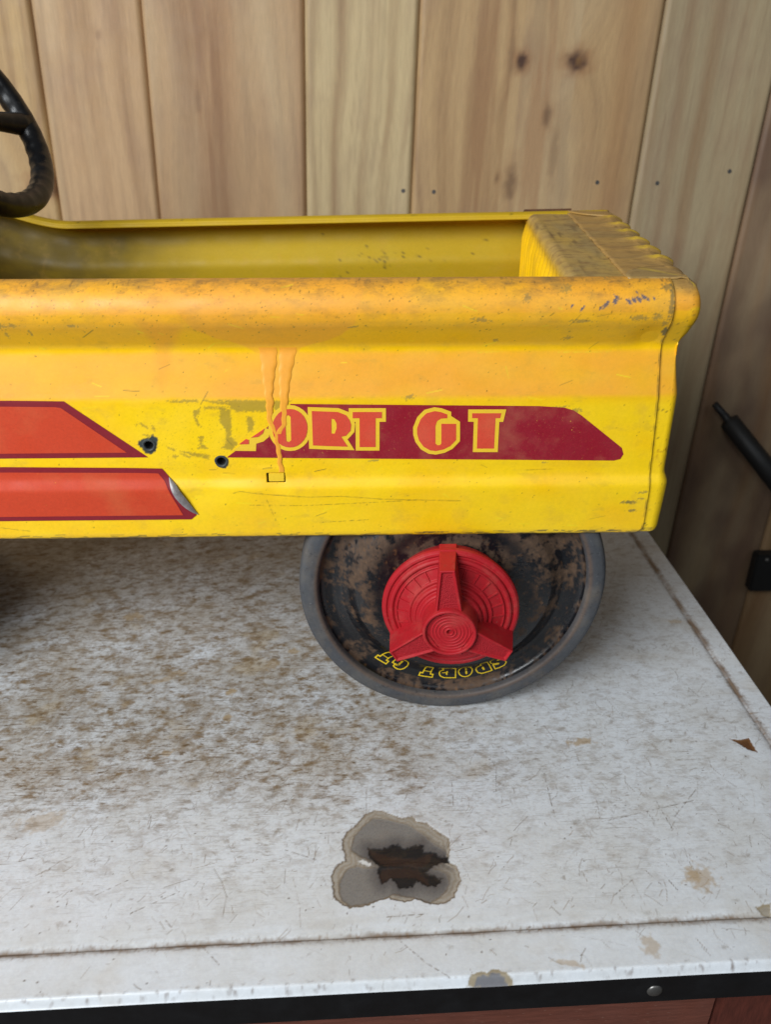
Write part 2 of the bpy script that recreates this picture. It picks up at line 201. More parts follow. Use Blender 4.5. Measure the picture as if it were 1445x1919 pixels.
M_PAINT = mat('worn_yellow_paint', attr=True, grain=.06, gscale=500, bump=.25, bscale=900, bdist=.0002, rvar=.12, dust=[(tuple(srgb(150, 116, 44)), 1100, .67, .75, .6), (tuple(srgb(196, 150, 60)), 55, .56, .85, .45)], fine=[(tuple(srgb(136, 102, 58)), 120, .46, .72, .85, ((.6, 1, 1.2), 0)), (tuple(srgb(96, 72, 42)), 600, .58, .72, .6, ((1, 1, 1), 0))])
M_ENAMEL = mat('worn_white_enamel', attr=True, grain=.07, gscale=420, bump=.3, bscale=160, bdist=.0005, rvar=.08, fine=[
    (tuple(srgb(126, 104, 74)), 95, .50, .66, .95, ((.75, 1.3, 1), -.5)), (tuple(srgb(104, 84, 58)), 190, .55, .68, .9, ((.6, 1.5, 1), -.6)), (tuple(srgb(112, 92, 70)), 330, .56, .70, .7, ((.35, 1.6, 1), .9)), (tuple(srgb(110, 92, 72)), 420, .60, .68, .95, ((.09, 2.2, 1), .8)), (tuple(srgb(104, 86, 66)), 420, .61, .68, .95, ((.08, 2.4, 1), -.45)), (tuple(srgb(100, 84, 66)), 300, .62, .69, .9, ((.07, 2.6, 1), 1.75))])
M_MAROON = mat('maroon_print', tuple(srgb(146, 26, 42)), .45, grain=.18, gscale=900, rvar=.12, dust=[(tuple(srgb(186, 112, 84)), 32, .50, .78, .55), (tuple(srgb(196, 130, 80)), 1500, .62, .70, .5), (tuple(srgb(226, 180, 60)), 420, .70, .74, .9)])
M_MAROON2 = mat('maroon_border_print', tuple(srgb(130, 30, 40)), .58, spec=.3, grain=.12, gscale=700, rvar=.1)
M_YELLOWP = mat('yellow_print', tuple(srgb(238, 196, 50)), .45, grain=.06, gscale=700, rvar=.1)
M_REDP = mat('orange_red_print', tuple(srgb(216, 76, 54)), .45, grain=.12, gscale=900, rvar=.12, dust=[(tuple(srgb(206, 120, 80)), 40, .5, .8, .35), (tuple(srgb(150, 50, 44)), 1400, .6, .7, .45)])
M_STRIPE = mat('orange_stripe_print', tuple(srgb(198, 66, 36)), .6, spec=.3, grain=.10, gscale=700, rvar=.1, dust=[(tuple(srgb(200, 116, 70)), 26, .50, .8, .4), (tuple(srgb(120, 40, 30)), 1200, .60, .72, .35), (tuple(srgb(232, 186, 50)), 300, .71, .75, .9)])
M_DRIP = mat('dried_orange_run', tuple(srgb(240, 164, 50)), .46, grain=.06, gscale=300, bump=.2, bscale=200)
M_FOIL = mat('bare_tin', tuple(srgb(146, 140, 140)), .5, .35, grain=.3, gscale=200, bump=.5, bscale=250, bdist=.001)
M_DARK = mat('dark_gap', (.006, .005, .004), .8)
M_RUSTDARK = mat('chipped_dark_steel', tuple(srgb(62, 66, 66)), .55, .2, grain=.4, gscale=400, bump=.4, bscale=500)
M_RUST = mat('rusty_steel', tuple(srgb(98, 62, 38)), .85, grain=.45, gscale=220, bump=.5, bscale=400)
M_RUBBER = mat('aged_grey_rubber', attr=True, dust=[(tuple(srgb(104, 92, 78)), 60, .5, .8, .5), (tuple(srgb(40, 40, 42)), 300, .58, .7, .6), (tuple(srgb(140, 138, 134)), 700, .66, .72, .5)], grain=.14, gscale=350, bump=.35, bscale=300, rvar=.06)
M_RIM = mat('rusted_black_steel', attr=True, grain=.18, gscale=500, bump=.45, bscale=500, rvar=.08)
M_RED = mat('red_plastic', tuple(srgb(168, 32, 40)), .5, spec=.18, grain=.07, gscale=90, bump=.12, bscale=1400, rvar=.08, dust=[(tuple(srgb(176, 96, 84)), 70, .50, .85, .5), (tuple(srgb(120, 40, 36)), 260, .55, .75, .4), (tuple(srgb(190, 130, 120)), 700, .68, .75, .6)])
M_REDTEX = mat('stippled_red_plastic', tuple(srgb(164, 32, 40)), .55, spec=.18, grain=.1, gscale=400, bump=1., bscale=1500, bdist=.0009, rvar=.08)
M_BLACKP = mat('black_print', (.010, .011, .013), .3)
M_WLETTER = mat('yellow_wheel_print', tuple(srgb(236, 200, 30)), .4)
M_BLACK = mat('scuffed_black_plastic', (.012, .012, .013), .36, grain=.3, gscale=90, bump=.15, bscale=300, rvar=.14, dust=((.10, .09, .08), 45, .58, .85, .6))
M_EDGE = mat('black_painted_edge', (.006, .006, .007), .42, grain=.3, gscale=80, rvar=.15, bump=.2, bscale=200)
M_REDWOOD = mat('red_brown_wood', tuple(srgb(104, 60, 48)), .6, grain=.3, gscale=60, stretch=(1, 6, 8), bump=.5, bscale=150, rvar=.1, dust=(tuple(srgb(175, 150, 135)), 210, .66, .72, .6))
M_REDWOOD2 = mat('dark_red_wood', tuple(srgb(84, 40, 30)), .6, grain=.4, gscale=60, stretch=(6, 6, 1), bump=.5, bscale=150)
M_WOOD = mat('pine_boards', attr=True, grain=.13, gscale=200, stretch=(6, 6, .35), bump=.25, bscale=160, rvar=.06)
M_STEEL = mat('steel_screw', tuple(srgb(120, 118, 115)), .4, .8, grain=.2, gscale=400)
M_FLOOR = mat('dark_floor', tuple(srgb(70, 62, 54)), .9, grain=.3, gscale=20)
M_TOOL = mat('matt_black_tool', (.010, .010, .010), .55, grain=.2, gscale=60)

YEL = srgb(248, 194, 12); ORA = srgb(238, 160, 50); OLIVE = srgb(150, 126, 38); BROWN = srgb(96, 72, 44)

# ------------------------------------------------------------------ setting
raw('floor', [(-1.6, -.6, -.74), (1.6, -.6, -.74), (1.6, 1.0, -.74), (-1.6, 1.0, -.74)], [(0, 1, 2, 3)], M_FLOOR)
tag(bpy.data.objects['floor'], kind='structure')

# plank wall
wall = empty('plank_wall', (0, .95, -.72)); wall.rotation_euler = (0, R(1.9), 0)
tag(wall, 'upright pine board wall behind the toy car', 'wall')
ca, sa = math.cos(R(1.9)), math.sin(R(1.9))
def wloc(x, z):           # world x,z on the wall -> wall frame
    z += .72; return x * ca - z * sa, x * sa + z * ca
seamw = [-1.12, -.96, -.80, -.62, -.464, -.354, -.2442, -.0809, .0347, .2797, .405, .53, .70, .88, 1.02, 1.20, 1.36]
pal = [(166, 138, 100), (172, 146, 108), (160, 134, 96), (166, 138, 100), (178, 150, 108), (180, 150, 116), (172, 140, 106), (190, 172, 136), (178, 150, 112), (158, 144, 118), (128, 108, 88), (150, 124, 94), (140, 118, 92), (150, 126, 96), (158, 132, 98), (146, 122, 94)]
knots = {8: [(.1396, .4161, 7, 9, 1.), (.1965, .4161, 13, 10, 1.), (.170, .366, 5, 14, .55), (.136, .300, 8, 22, .5), (.128, .42, 4, 30, .3), (.180, .33, 5, 30, .25), (.121, .305, 3, 6, .4)], 4: [(-.372, .296, 20, 11, .9)], 6: [(-.196, .38, 3, 16, .3)], 5: [(-.29, .44, 3, 4, .3)]}
for k in range(len(seamw) - 1):
    xa, _ = wloc(seamw[k], .4695); xb, _ = wloc(seamw[k + 1], .4695); wdt = xb - xa; gap = .0011
    z0, z1 = 0., 1.62
    xs = np.r_[0, .0012, .0028, np.linspace(.005, wdt - .005, max(24, int(wdt / .0022))), wdt - .0028, wdt - .0012, wdt]
    zs = np.r_[np.linspace(z0, .40, 40), np.linspace(.41, 1.30, 240), np.linspace(1.32, z1, 12)]
    c = Canvas(xs * 1000, zs * 1000, srgb(*pal[k]) * np.array([1.05, 1., .90])); X, Z = c.X, c.Y
    wob = 26 * fbm(X * .004, Z * .0022, 40 + k, 3)
    dk = 0
    for (kx, kz, rx, rz, am) in knots.get(k, []):
        lx, lz = wloc(kx, kz); dx = X - (lx - xa) * 1000; dz = Z - lz * 1000
        dd = np.exp(-(dx / (rx * 3)) ** 2 - (dz / (rz * 4)) ** 2); wob = wob + np.sign(dx) * dd * rx * 1.3
    g = fbm((X + wob) * .045, Z * .0018, 60 + k, 5, .6); g2 = fbm((X + wob) * .16, Z * .004, 80 + k, 4, .6); g3 = fbm((X + wob) * .014, Z * .0012, 90 + k, 3)
    rings = np.sin((X + wob) * .22 + 3 * g3)
    c.mix(np.clip(.12 + .9 * g + .12 * rings, 0, .75), srgb(132, 96, 62)); c.mix(np.clip(.7 * g2, 0, .45), srgb(120, 92, 66)); c.mix(np.clip(-.9 * g3, 0, .5), srgb(196, 176, 140))
    blot = fbm(X * .02, Z * .012, 120 + k, 3); c.mix(np.clip(blot * .5, 0, .3), srgb(140, 108, 88))
    if k == 8:
        st = np.exp(-((X - 72) / 16) ** 2) * np.clip(.5 + fbm(X * .1, Z * .006, 7, 3), 0, 1); c.mix(np.clip(st, 0, .65), srgb(140, 100, 66))
        st = np.exp(-((X - 216) / 14) ** 2); c.mix(st * .5, srgb(150, 108, 68)); st = np.exp(-((X - 130) / 18) ** 2) * np.clip(.3 + fbm(X * .1, Z * .008, 8, 3), 0, 1); c.mix(np.clip(st, 0, .5), srgb(150, 106, 70))
    if k == 6: c.mix(np.clip(np.exp(-((X - 62) / 20) ** 2) * (.6 + fbm(X * .1, Z * .006, 9, 3)), 0, .7), srgb(136, 98, 66))
    if k == 10: c.mix(np.clip(.3 + fbm(X * .02, Z * .01, 10, 3), 0, .6), srgb(96, 72, 60))
    for (kx, kz, rx, rz, am) in knots.get(k, []):
        lx, lz = wloc(kx, kz); cx = (lx - xa) * 1000; cz = lz * 1000
        c.dab(cx, cz, rx * 1.7, rz * 1.7, 0, srgb(140, 92, 54), .55 * am, .4, 5, .1); c.dab(cx, cz, rx, rz, 0, srgb(66, 40, 28), am * .95, .5, 6, .12)
        if rx > 10: c.dab(cx + 2, cz, rx * .4, rz * .35, 0, srgb(128, 92, 50), .9, .3, 6, .2)
    c.rough[:] = .62
    Y = np.zeros_like(X); edge = np.minimum(X, wdt * 1000 - X); Y = .0035 * (1 - smooth(0, 3.2, edge)) ** 1.2
    P = np.stack([X / 1000 + xa + gap * (1 - 2 * X / (wdt * 1000)), Y, Z / 1000], -1)
    # side returns give the board its thickness
    Lr = P[:, :1].copy(); Lr[..., 1] = .018; Rr = P[:, -1:].copy(); Rr[..., 1] = .018
    P = np.concatenate([Lr, P, Rr], 1); cc = np.concatenate([c.c[:, :1] * .9, c.c, c.c[:, -1:] * .9], 1); rr = np.concatenate([c.rough[:, :1], c.rough, c.rough[:, -1:]], 1)
    o = grid('plank', P, M_WOOD, wall, cc, rr)
    sd = o.modifiers.new('thick', 'SOLIDIFY'); sd.thickness = .001; sd.offset = 1
box('backing_board', (-1.18, .020, 0), (1.36, .03, 1.62), M_DARK, wall)
for x, z in [(.0195, .2923), (.0530, .2912), (.2310, .3008), (.2965, .300), (.3730, .3120)]:
    lx, lz = wloc(x, z); bm = bmesh.new(); bmesh.ops.create_cone(bm, cap_ends=True, segments=14, radius1=.0028, radius2=.0022, depth=.0016)
    bmesh.ops.rotate(bm, verts=bm.verts, matrix=Matrix.Rotation(R(90), 3, 'X')); bmesh.ops.translate(bm, verts=bm.verts, vec=(lx, -.0004, lz))
    bm_obj('screw', bm, M_STEEL, wall)

# ------------------------------------------------------------------ table
TA = R(3.1)
tb = empty('enamel_table', (.2895, .2615, 0), TA)
tag(tb, 'old white enamel table top with black edge, stained and scratched', 'table')
xs = np.unique(np.r_[np.linspace(-1000, -700, 30), np.arange(-700, -560, 1.2), np.arange(-560, -.5, .62), np.linspace(-6, 0, 14)])
ys = [0.]
while ys[-1] < 560: ys.append(ys[-1] + (.35 if ys[-1] < 6 else .48 + ys[-1] * .0016))
ys = np.array(ys)
c = Canvas(xs, ys, srgb(212, 217, 222)); X, Y = c.X, c.Y; rng = np.random.default_rng(4)
c.rough[:] = .36
# broad grime: heavier to the left and back
zone = smooth(-170, -330, X + .25 * (Y - 200) + 60 * fbm(X * .012, Y * .012, 3, 3)) * smooth(95, 170, Y + 30 * fbm(X * .02, Y * .02, 5, 2))
zone = np.clip(zone + .55 * smooth(230, 330, Y) * smooth(-40, -160, X), 0, 1)
mid = smooth(20, -120, X) * smooth(30, 130, Y) * .5
c.mix(np.clip(.10 + .45 * fbm(X * .03, Y * .03, 11, 4), 0, .3), srgb(186, 182, 172)); c.mix(.62 * zone * np.clip(.6 + fbm(X * .02, Y * .03, 21, 4), 0, 1), srgb(158, 146, 128))
sp = fbm(X * .085, Y * .115, 31, 3, .55); c.mix(np.clip((sp - .03) * 3.0, 0, 1) * np.clip(zone * .85 + mid * .25, 0, 1) * .45, srgb(122, 102, 76))
sp = fbm(X * .2 + Y * .06, Y * .26, 37, 3, .6); c.mix(np.clip((sp - .16) * 3, 0, 1) * np.clip(zone * .55 + mid * .5 + .05, 0, 1) * .7, srgb(126, 106, 78))
sp = fbm(X * .45 + Y * .12, Y * .5, 43, 4, .7); c.mix(np.clip((sp - .05) * 2.2, 0, 1) * np.clip(.22 + zone * .5 + mid * .3, 0, 1) * .55 * smooth(24, 60, Y), srgb(140, 124, 100))
sp = fbm(X * .11 - Y * .05, Y * .09, 45, 5, .7); c.mix(np.clip((sp - .02) * 1.6, 0, .6) * np.clip(zone * .9 + .1, 0, 1), srgb(138, 118, 90))
sp = fbm(X * .02, Y * .025, 41, 4); c.mix(np.clip((sp - .30) * 2.2, 0, .35) * np.clip(zone + .35, 0, 1), srgb(180, 158, 118))
for i in range(700):
    x = rng.uniform(-620, -5); y = rng.uniform(10, 470); w = .15 + zone[np.searchsorted(ys, y), np.searchsorted(xs, x)] + .3 * (y > 120)
    if rng.random() > w: continue
    r = rng.uniform(.8, 2.9) * (1.2 if w > .7 else .7); c.dab(x, y, r * rng.uniform(1., 2.2), r, rng.normal(.35, .3), srgb(104, 86, 60) * rng.uniform(.8, 1.3), rng.uniform(.2, .55), .9, i % 17, .7, .8)
for i in range(4200):
    x = rng.uniform(-560, -2); y = rng.uniform(3, 460) ; L = rng.exponential(3.2) + 1.2; a = rng.choice([rng.normal(.9, .35), rng.normal(1.9, .3), rng.uniform(0, 3.14)])
    if y < 28 and rng.random() < .6: continue
    bend = rng.normal(0, .12); p = [(x, y), (x + L * .5 * math.cos(a), y + L * .5 * math.sin(a)), (x + L * math.cos(a + bend), y + L * math.sin(a + bend))]
    c.line(p, srgb(118, 94, 66) * rng.uniform(.6, 1.2), rng.uniform(.26, .42), rng.uniform(.12, .55))
for i in range(130):
    x = rng.uniform(-540, -5); y = rng.uniform(6, 420); L = rng.uniform(10, 34); a = rng.uniform(0, 3.14)
    p = [(x + t * L * math.cos(a + .15 * t), y + t * L * math.sin(a + .15 * t)) for t in (0, .35, .7, 1)]; c.line(p, srgb(112, 92, 70), .38, rng.uniform(.15, .42), 1.6, i)
for i in range(260):
    x = rng.uniform(-540, -2); y = rng.uniform(2, 330); c.dab(x, y, rng.uniform(.3, .9), rng.uniform(.3, .8), 0, srgb(80, 62, 44), .8, .4, i % 9, 1)
for (x, y, rx, ry, al) in MARKS['stains']: c.dab(x, y, rx, ry, rng.uniform(-.3, .3), srgb(168, 140, 96), al, .9, int(abs(x)) % 50, .25, 1.5)
for s in MARKS['table_scratch']: c.line(s, srgb(92, 72, 52), .42, .8, 2.0, int(abs(s[0][0])))
# dirt packed in the pressed groove along the front and the right side
def groove(d, along, seed, amt):
    j = 1.2 * fbm(along * .06, d * .1, seed, 3); den = np.clip(.75 + 1.1 * fbm(along * .03, d * .02, seed + 1, 3), .1, 1)
    k = np.clip(1.25 - np.abs(d + j) / (1.9 + .9 * fbm(along * .2, d * .5, seed + 4, 2)) / 1.25, 0, 1) * den; fr = np.clip(1 - np.abs(d + j) / 4.5, 0, 1) * np.clip(fbm(along * .5, d * .35, seed + 2, 3) * 2.2, 0, 1)
    c.mix(np.clip(k * .9 * amt, 0, 1), srgb(98, 74, 50)); c.mix(np.clip(fr * .85 * amt, 0, 1), srgb(120, 94, 70))
groove(Y - 27 , X, 51, 1.); groove((X + 20) * .75, Y, 61, 1.)
c.mix(np.clip(np.exp(-((Y - 33) / 7) ** 2) * .28 * np.clip(.6 + fbm(X * .03, Y * .2, 71, 3), 0, 1), 0, 1), srgb(168, 158, 140))
c.mix(np.exp(-((Y - 2.5) / 2.5) ** 2) * np.clip(fbm(X * .25, Y * .3, 73, 3) * 1.6 - .3, 0, 1), srgb(96, 70, 50))
# chips through the enamel
cream, grey, blackc, rust = srgb(158, 151, 140), srgb(124, 120, 115), srgb(20, 19, 21), srgb(46, 31, 25)
c.poly(MARKS['chip_outer'], srgb(112, 98, 80), .8, 1.2, .35, 81, 1., .6); 
p = np.array(MARKS['chip_outer']); w = c.win(p[:, 0].min() - 4, p[:, 0].max() + 4, p[:, 1].min() - 4, p[:, 1].max() + 4)
d = sdf(X[w], Y[w], p) + 1.2 * fbm(X[w] * .35, Y[w] * .35, 81, 3); c.mix(np.clip((-d - .5) / .5, 0, 1), cream, w); c.h[w] -= .45 * np.clip(-d / .6, 0, 1)
band = np.clip(.5 + np.sin(-d * 2.2 + 2 * fbm(X[w] * .2, Y[w] * .2, 83, 2)), 0, 1) * np.clip(-d, 0, 1); c.mix(band * .45, srgb(132, 116, 94), w); c.mix(np.clip(fbm(X[w] * .6, Y[w] * .6, 97, 4) * 1.6 - .3, 0, .5) * np.clip(-d, 0, 1), srgb(120, 108, 92), w)
for nm in ('chip_grey_a', 'chip_grey_b'):
    c.poly(MARKS[nm], srgb(118, 104, 86), .7, .8, .4, 85, .8); q = np.array(MARKS[nm]); d2 = sdf(X[w], Y[w], q) + .8 * fbm(X[w] * .4, Y[w] * .4, 85, 3)
    k = np.clip((-d2 - .5) / .6, 0, 1); c.mix(k, grey * (1 + .25 * fbm(X[w] * .7, Y[w] * .7, 87, 3))[..., None] if False else grey, w); c.mix(k * np.clip(fbm(X[w] * .9, Y[w] * .9, 87, 4) * .9, 0, .5), srgb(92, 88, 86), w)
    c.h[w] -= .25 * k
d3 = sdf(X[w], Y[w], MARKS['chip_black']) + 1.6 * fbm(X[w] * .45, Y[w] * .45, 88, 4); soft = np.clip(1 - (d3 + 0) / 8.5, 0, 1)
c.mix(soft * .75 * (sdf(X[w], Y[w], p) < -2), srgb(66, 62, 64), w); c.mix(np.clip(.5 - d3 / .9, 0, 1), blackc, w); c.h[w] -= .3 * np.clip(-d3 / .8, 0, 1)
for nm in ('chip_rust_a', 'chip_rust_b'): c.poly(MARKS[nm], rust, 1.6, 1.2, .5, 89, .92, .9, -.1)
c.poly(MARKS['chip_gap'], srgb(206, 206, 204), .7, 1., .6, 90)
c.rough[w] = np.where(d < 0, .62, c.rough[w])
for nm, cols in (('edge_chip', (srgb(150, 138, 116), srgb(112, 112, 116))), ('far_chip', (srgb(150, 138, 116), srgb(150, 142, 128))), ('side_chip', (srgb(110, 74, 40), srgb(92, 58, 30)))):
    c.poly(MARKS[nm], cols[0], .7, .8, .5, 91, 1., .6, -.25); q = np.array(MARKS[nm]); c.poly((q - q.mean(0)) * .72 + q.mean(0) + [0, -1.], cols[1], .8, 1., .6, 92, 1., .6, -.2)
edge = np.minimum(Y, -X)
Zt = c.h / 1000 - .0045 * (1 - smooth(0, 4.5, edge)) ** 2
Zt -= .0006 * np.exp(-((Y - 27) / 2.4) ** 2) * (X < -20) + .0006 * np.exp(-((X + 20) / 2.4) ** 2) * (Y > 27)
Zt -= .0011 * (np.clip(1 - np.abs(Y - 27) / 15, 0, 1) ** 2) * (Y > 27) + .0009 * (np.clip(1 - np.abs(X + 20) / 13, 0, 1) ** 2) * (X < -20)
Zt += .0006 * fbm(X * .006, Y * .006, 95, 2)
top_o = grid('enamel_top', np.stack([X / 1000, Y / 1000, Zt], -1), M_ENAMEL, tb, c.c, c.rough)
inchip = np.zeros(X.shape); inchip[w] = np.clip(.5 - d, 0, 1)
mask(top_o.data, np.clip((.22 + .85 * zone + .28 * mid + .25 * fbm(X * .015, Y * .015, 96, 3)) * (.25 + .75 * smooth(26, 70, Y)), 0, 1) * (1 - .75 * inchip))
box('edge_band', (-1.0, .0005, -.0265), (-.0005, .0125, -.0048), M_EDGE, tb, .0008)
box('edge_band', (-.0125, .0125, -.0265), (-.0005, .56, -.0048), M_EDGE, tb, .0008)
box('substrate', (-1.0, .0125, -.024), (-.0125, .56, -.0062), M_REDWOOD2, tb)
bm = bmesh.new(); bmesh.ops.create_uvsphere(bm, u_segments=16, v_segments=8, radius=.0042)
for v in bm.verts: v.co.y *= .35
bmesh.ops.translate(bm, verts=bm.verts, vec=(-.152, .0006, -.0165)); bm_obj('screw', bm, M_STEEL, tb, True)
box('apron', (-1.0, .016, -.12), (-.106, .036, -.0275), M_REDWOOD, tb, .001)
box('apron', (-.036, .062, -.12), (-.018, .56, -.0275), M_REDWOOD, tb, .001)
box('leg', (-.1045, .014, -.738), (-.012, .060, -.0275), M_REDWOOD2, tb, .002)
box('leg', (-.075, .50, -.738), (-.014, .55, -.0275), M_REDWOOD2, tb, .002)

# ------------------------------------------------------------------ pedal car
car = empty('pedal_car', (0, .4452, 0), R(1.2))
tag(car, 'yellow tin pedal car with maroon stripe lettering and red spinner hubcap', 'toy car')
# side section: outward offset o and height z (mm), bottom to bulge
prof = np.array([(-2.5, 143.0), (-1.2, 142.6), (.6, 143.6), (1.6, 146.5), (2.2, 158), (2.9, 174), (2.9, 177.6), (1.6, 180.8), (.3, 183.6), (0, 186.6), (0, 205), (0, 228), (-.1, 233.6), (-2.1, 243), (-4.4, 255), (-5.2, 259.8), (-5.1, 262.2), (-4.0, 264.6), (1.0, 271.6), (4.6, 276.8), (6.0, 280.), (6.4, 283.5)])
def densify(p, step):
    L = np.r_[0, np.cumsum(np.hypot(*np.diff(p, axis=0).T))]; s = np.linspace(0, L[-1], int(L[-1] / step)); return np.c_[np.interp(s, L, p[:, 0]), np.interp(s, L, p[:, 1])]
def soften(p, n):
    k = np.hanning(n + 2)[1:-1]; k /= k.sum(); q = np.pad(p, ((n // 2, n // 2), (0, 0)), mode='reflect', reflect_type='odd'); return np.c_[np.convolve(q[:, 0], k, 'valid'), np.convolve(q[:, 1], k, 'valid')][:len(p)]
side = soften(densify(prof, .55), 9)
zmono = np.maximum.accumulate(side[:, 1])
def off(z): return np.interp(z, zmono, side[:, 0])
RC, RR = (-9.6, 283.6), 16.
a = np.linspace(0, np.pi, 90)[1:]; roll = np.c_[RC[0] + RR * np.cos(a), RC[1] + RR * np.sin(a)]
lip = np.c_[np.full(10, RC[0] - RR), np.linspace(283, 280, 10)]
full = np.r_[side, roll, lip]; nb = len(side)
def rise(u, z): return 22 * smooth(-248, -345, u) * smooth(232, 285, z)
def body_wear(c, u, z, up, seed=0):
    # sun and weather have turned the upward faces orange; film of grime, specks
    f = np.clip(up * 1.0 + .35 * fbm(u * .010, z * .03, 200 + seed, 4), 0, 1)
    c.mix(f * .82, ORA); c.mix(np.clip(fbm(u * .02, z * .05, 210 + seed, 4) * .7 - .05, 0, .35), srgb(236, 182, 60))
    c.mix(np.clip(fbm(u * .015, z * .02, 214 + seed, 3) * .6, 0, .3), srgb(236, 196, 24))
    c.mix(.8 * smooth(236, 226, z) * np.clip(.8 + fbm(u * .02, z * .03, 216 + seed, 3), 0, 1), srgb(250, 210, 26))
    gr = np.clip(fbm(u * .05, z * .10, 220 + seed, 5, .65) * 1.8 - .05, 0, 1)
    return gr
us = np.unique(np.r_[np.linspace(-640, -262, 70), np.arange(-262, 158.6, .62), 158.6])
s = np.arange(len(full)); c = Canvas(us, s.astype(float), YEL); U = c.X; O = np.repeat(full[:, 0:1], len(us), 1); Z = np.repeat(full[:, 1:2], len(us), 1)
tang = np.gradient(full, axis=0); tang /= np.linalg.norm(tang, axis=1)[:, None]; upn = np.repeat(-tang[:, 0:1] if False else (-tang[:, 0])[:, None], len(us), 1)  # upward component of the outward normal
onroll = smooth(270, 284, Z); arc = np.repeat(np.clip((s - nb) / 45., 0, 2)[:, None], len(us), 1)
upw = np.clip(upn * 4.6, 0, .95) * smooth(225, 236, Z) + .75 * onroll + .35 * smooth(176, 181, Z) * smooth(187, 184, Z)
gr = body_wear(c, U, Z, np.clip(upw, 0, 1)); c.rough[:] = .40 + .10 * np.clip(upw, 0, 1)
c.mix(np.clip(gr * onroll * smooth(.2, .8, arc) * .6 + onroll * smooth(.45, .95, arc) * .30, 0, .8), srgb(150, 116, 70))
c.mix(np.clip(gr - .35, 0, .4) * .5, srgb(170, 140, 60))
c.mix(np.clip(smooth(.3, .8, arc) * np.clip(fbm(U * .35, Z * .35, 231, 3) * 3 - .9, 0, 1), 0, .7), srgb(110, 84, 50))
# marks are placed on the outer face by length and height
zz = np.repeat(np.r_[zmono, 283.6 + RR * np.sin(a), np.full(10, 310.)][:, None], len(us), 1)
zrow = np.r_[zmono + np.arange(nb) * 1e-6, 283.6 + np.maximum.accumulate(RR * np.sin(np.minimum(a, np.pi / 2))) + np.arange(len(roll)) * 1e-5, 320 + np.arange(10.)]
c2 = Canvas(us, zrow, YEL)
c2.c = c.c; c2.rough = c.rough; rng = np.random.default_rng(9)
c2.poly(MARKS['wash'], ORA * np.array([1.02, 1.06, 1.15]), .9, 2.0, .05, 240, .5); c2.poly(MARKS['wash2'], ORA, 5, 2, .05, 241, .45)
for q in MARKS['olive']: c2.poly(q, OLIVE * 1.05, .9, 1.5, .8, int(abs(q[0][0])), .74, .6)
sp = fbm(U * .9, zz * .9, 250, 3); w = c2.win(-135, -55, 190, 233); c2.mix((np.clip(sp[w] * 3 - .9, 0, 1) * .5), OLIVE * .7, w)
for nm in ('holechip', 'holechip2'): c2.poly(MARKS[nm], srgb(54, 60, 58), .7, .9, .6, 252, 1., .5)
for i, q in enumerate(MARKS['body_scratch']): c2.line(q, srgb(66, 58, 34) if i not in (5, 6, 7, 10, 11) else srgb(236, 216, 40), .42, .9 if i < 1 else .6, 1.5 if i else .6, i)
for (x, y, l, wd) in MARKS['blue']: c2.dab(x, y, l * .17, wd * .20, .9, srgb(66, 80, 104), .9, .9, int(x) % 40 + 3, .9, 1.6)
for (x, y, l, wd) in MARKS['grey']: c2.dab(x, y, l * .2, wd * .22, rng.uniform(-.2, .2), srgb(128, 116, 70), .6, 1.4, int(abs(x)) % 40 + 3, .8, 1.6)
for i in range(1100):
    x = rng.uniform(-262, 158); y = rng.choice([rng.uniform(144, 300), rng.uniform(272, 300)]); r = rng.uniform(.15, .48)
    c2.dab(x, y, r * rng.uniform(1, 1.8), r, rng.uniform(0, 3), srgb(110, 84, 34) * rng.uniform(.4, 1.2), rng.uniform(.25, .9), .3, i % 13, 1.2)
for i in range(90):
    x = rng.uniform(-262, 158); y = rng.uniform(145, 298); L = rng.uniform(2, 9); q = rng.normal(0, .5)
    c2.line([(x, y), (x + L * math.cos(q), y + L * math.sin(q))], srgb(244, 222, 40) if i % 3 else srgb(100, 84, 40), .36, rng.uniform(.3, .8))
for i in range(150):
    x = rng.choice([rng.uniform(-262, 158), rng.uniform(-20, 158)]); L = rng.uniform(1.5, 8); y = rng.uniform(142.7, 146.5); c2.line([(x, y), (x + L, y + rng.uniform(-.4, .4))], srgb(70, 66, 50), .45, rng.uniform(.4, .9))
c2.poly([(-262, 140), (159, 140), (159, 144.2), (-262, 144.2)], srgb(96, 84, 44), 1.2, 1.4, .2, 260, .55)
for (x, y, rx, ry, al) in [(148, 166, 5, 1.2, .8), (150, 160, 3, 1, .7), (140, 268, 7, 4, 0), (157, 288, 1.6, 9, .7), (157.6, 272, 2.2, 3, .9), (156, 296, 5, 1.5, .6)]: c2.dab(x, y, rx, ry, 0, srgb(92, 92, 66), al, 1.2, 31, .6, 1.5)
c.mix(np.clip((U > 157.7) * (.30 + 1.0 * fbm(U * .1, zz * .12, 265, 3)), 0, .7), srgb(112, 92, 44))
# small dents and the waviness of pressed tin
D = O + .35 * fbm(U * .012, zz * .02, 270, 3)
for (x, y, rx, ry, dp) in [(150, 268, 9, 7, -1.6), (-110, 176, 16, 8, -1.2), (-70, 190, 10, 6, .5), (60, 200, 26, 10, -.6), (-66, 178, 8, 5, -.6), (118, 212, 18, 9, -.5)]:
    D += dp * np.exp(-((U - x) / rx) ** 2 - ((zz - y) / ry) ** 2)
flat = smooth(189, 193, zz) * smooth(234, 231, zz); D = D * (1 - flat) + (O + .12 * fbm(U * .006, zz * .006, 271, 2)) * flat
D += .9 * smooth(150, 158, U) * 0 + .7
endu = 157.0 + 4.6 * smooth(285, 150, zz); Ux = U + (endu - 158.6) * smooth(120, 158.6, U)
Uc = .5 * (U[:-1, :-1] + U[1:, 1:]); Zc = .5 * (zz[:-1, :-1] + zz[1:, 1:]); keep = np.ones(Uc.shape, bool)
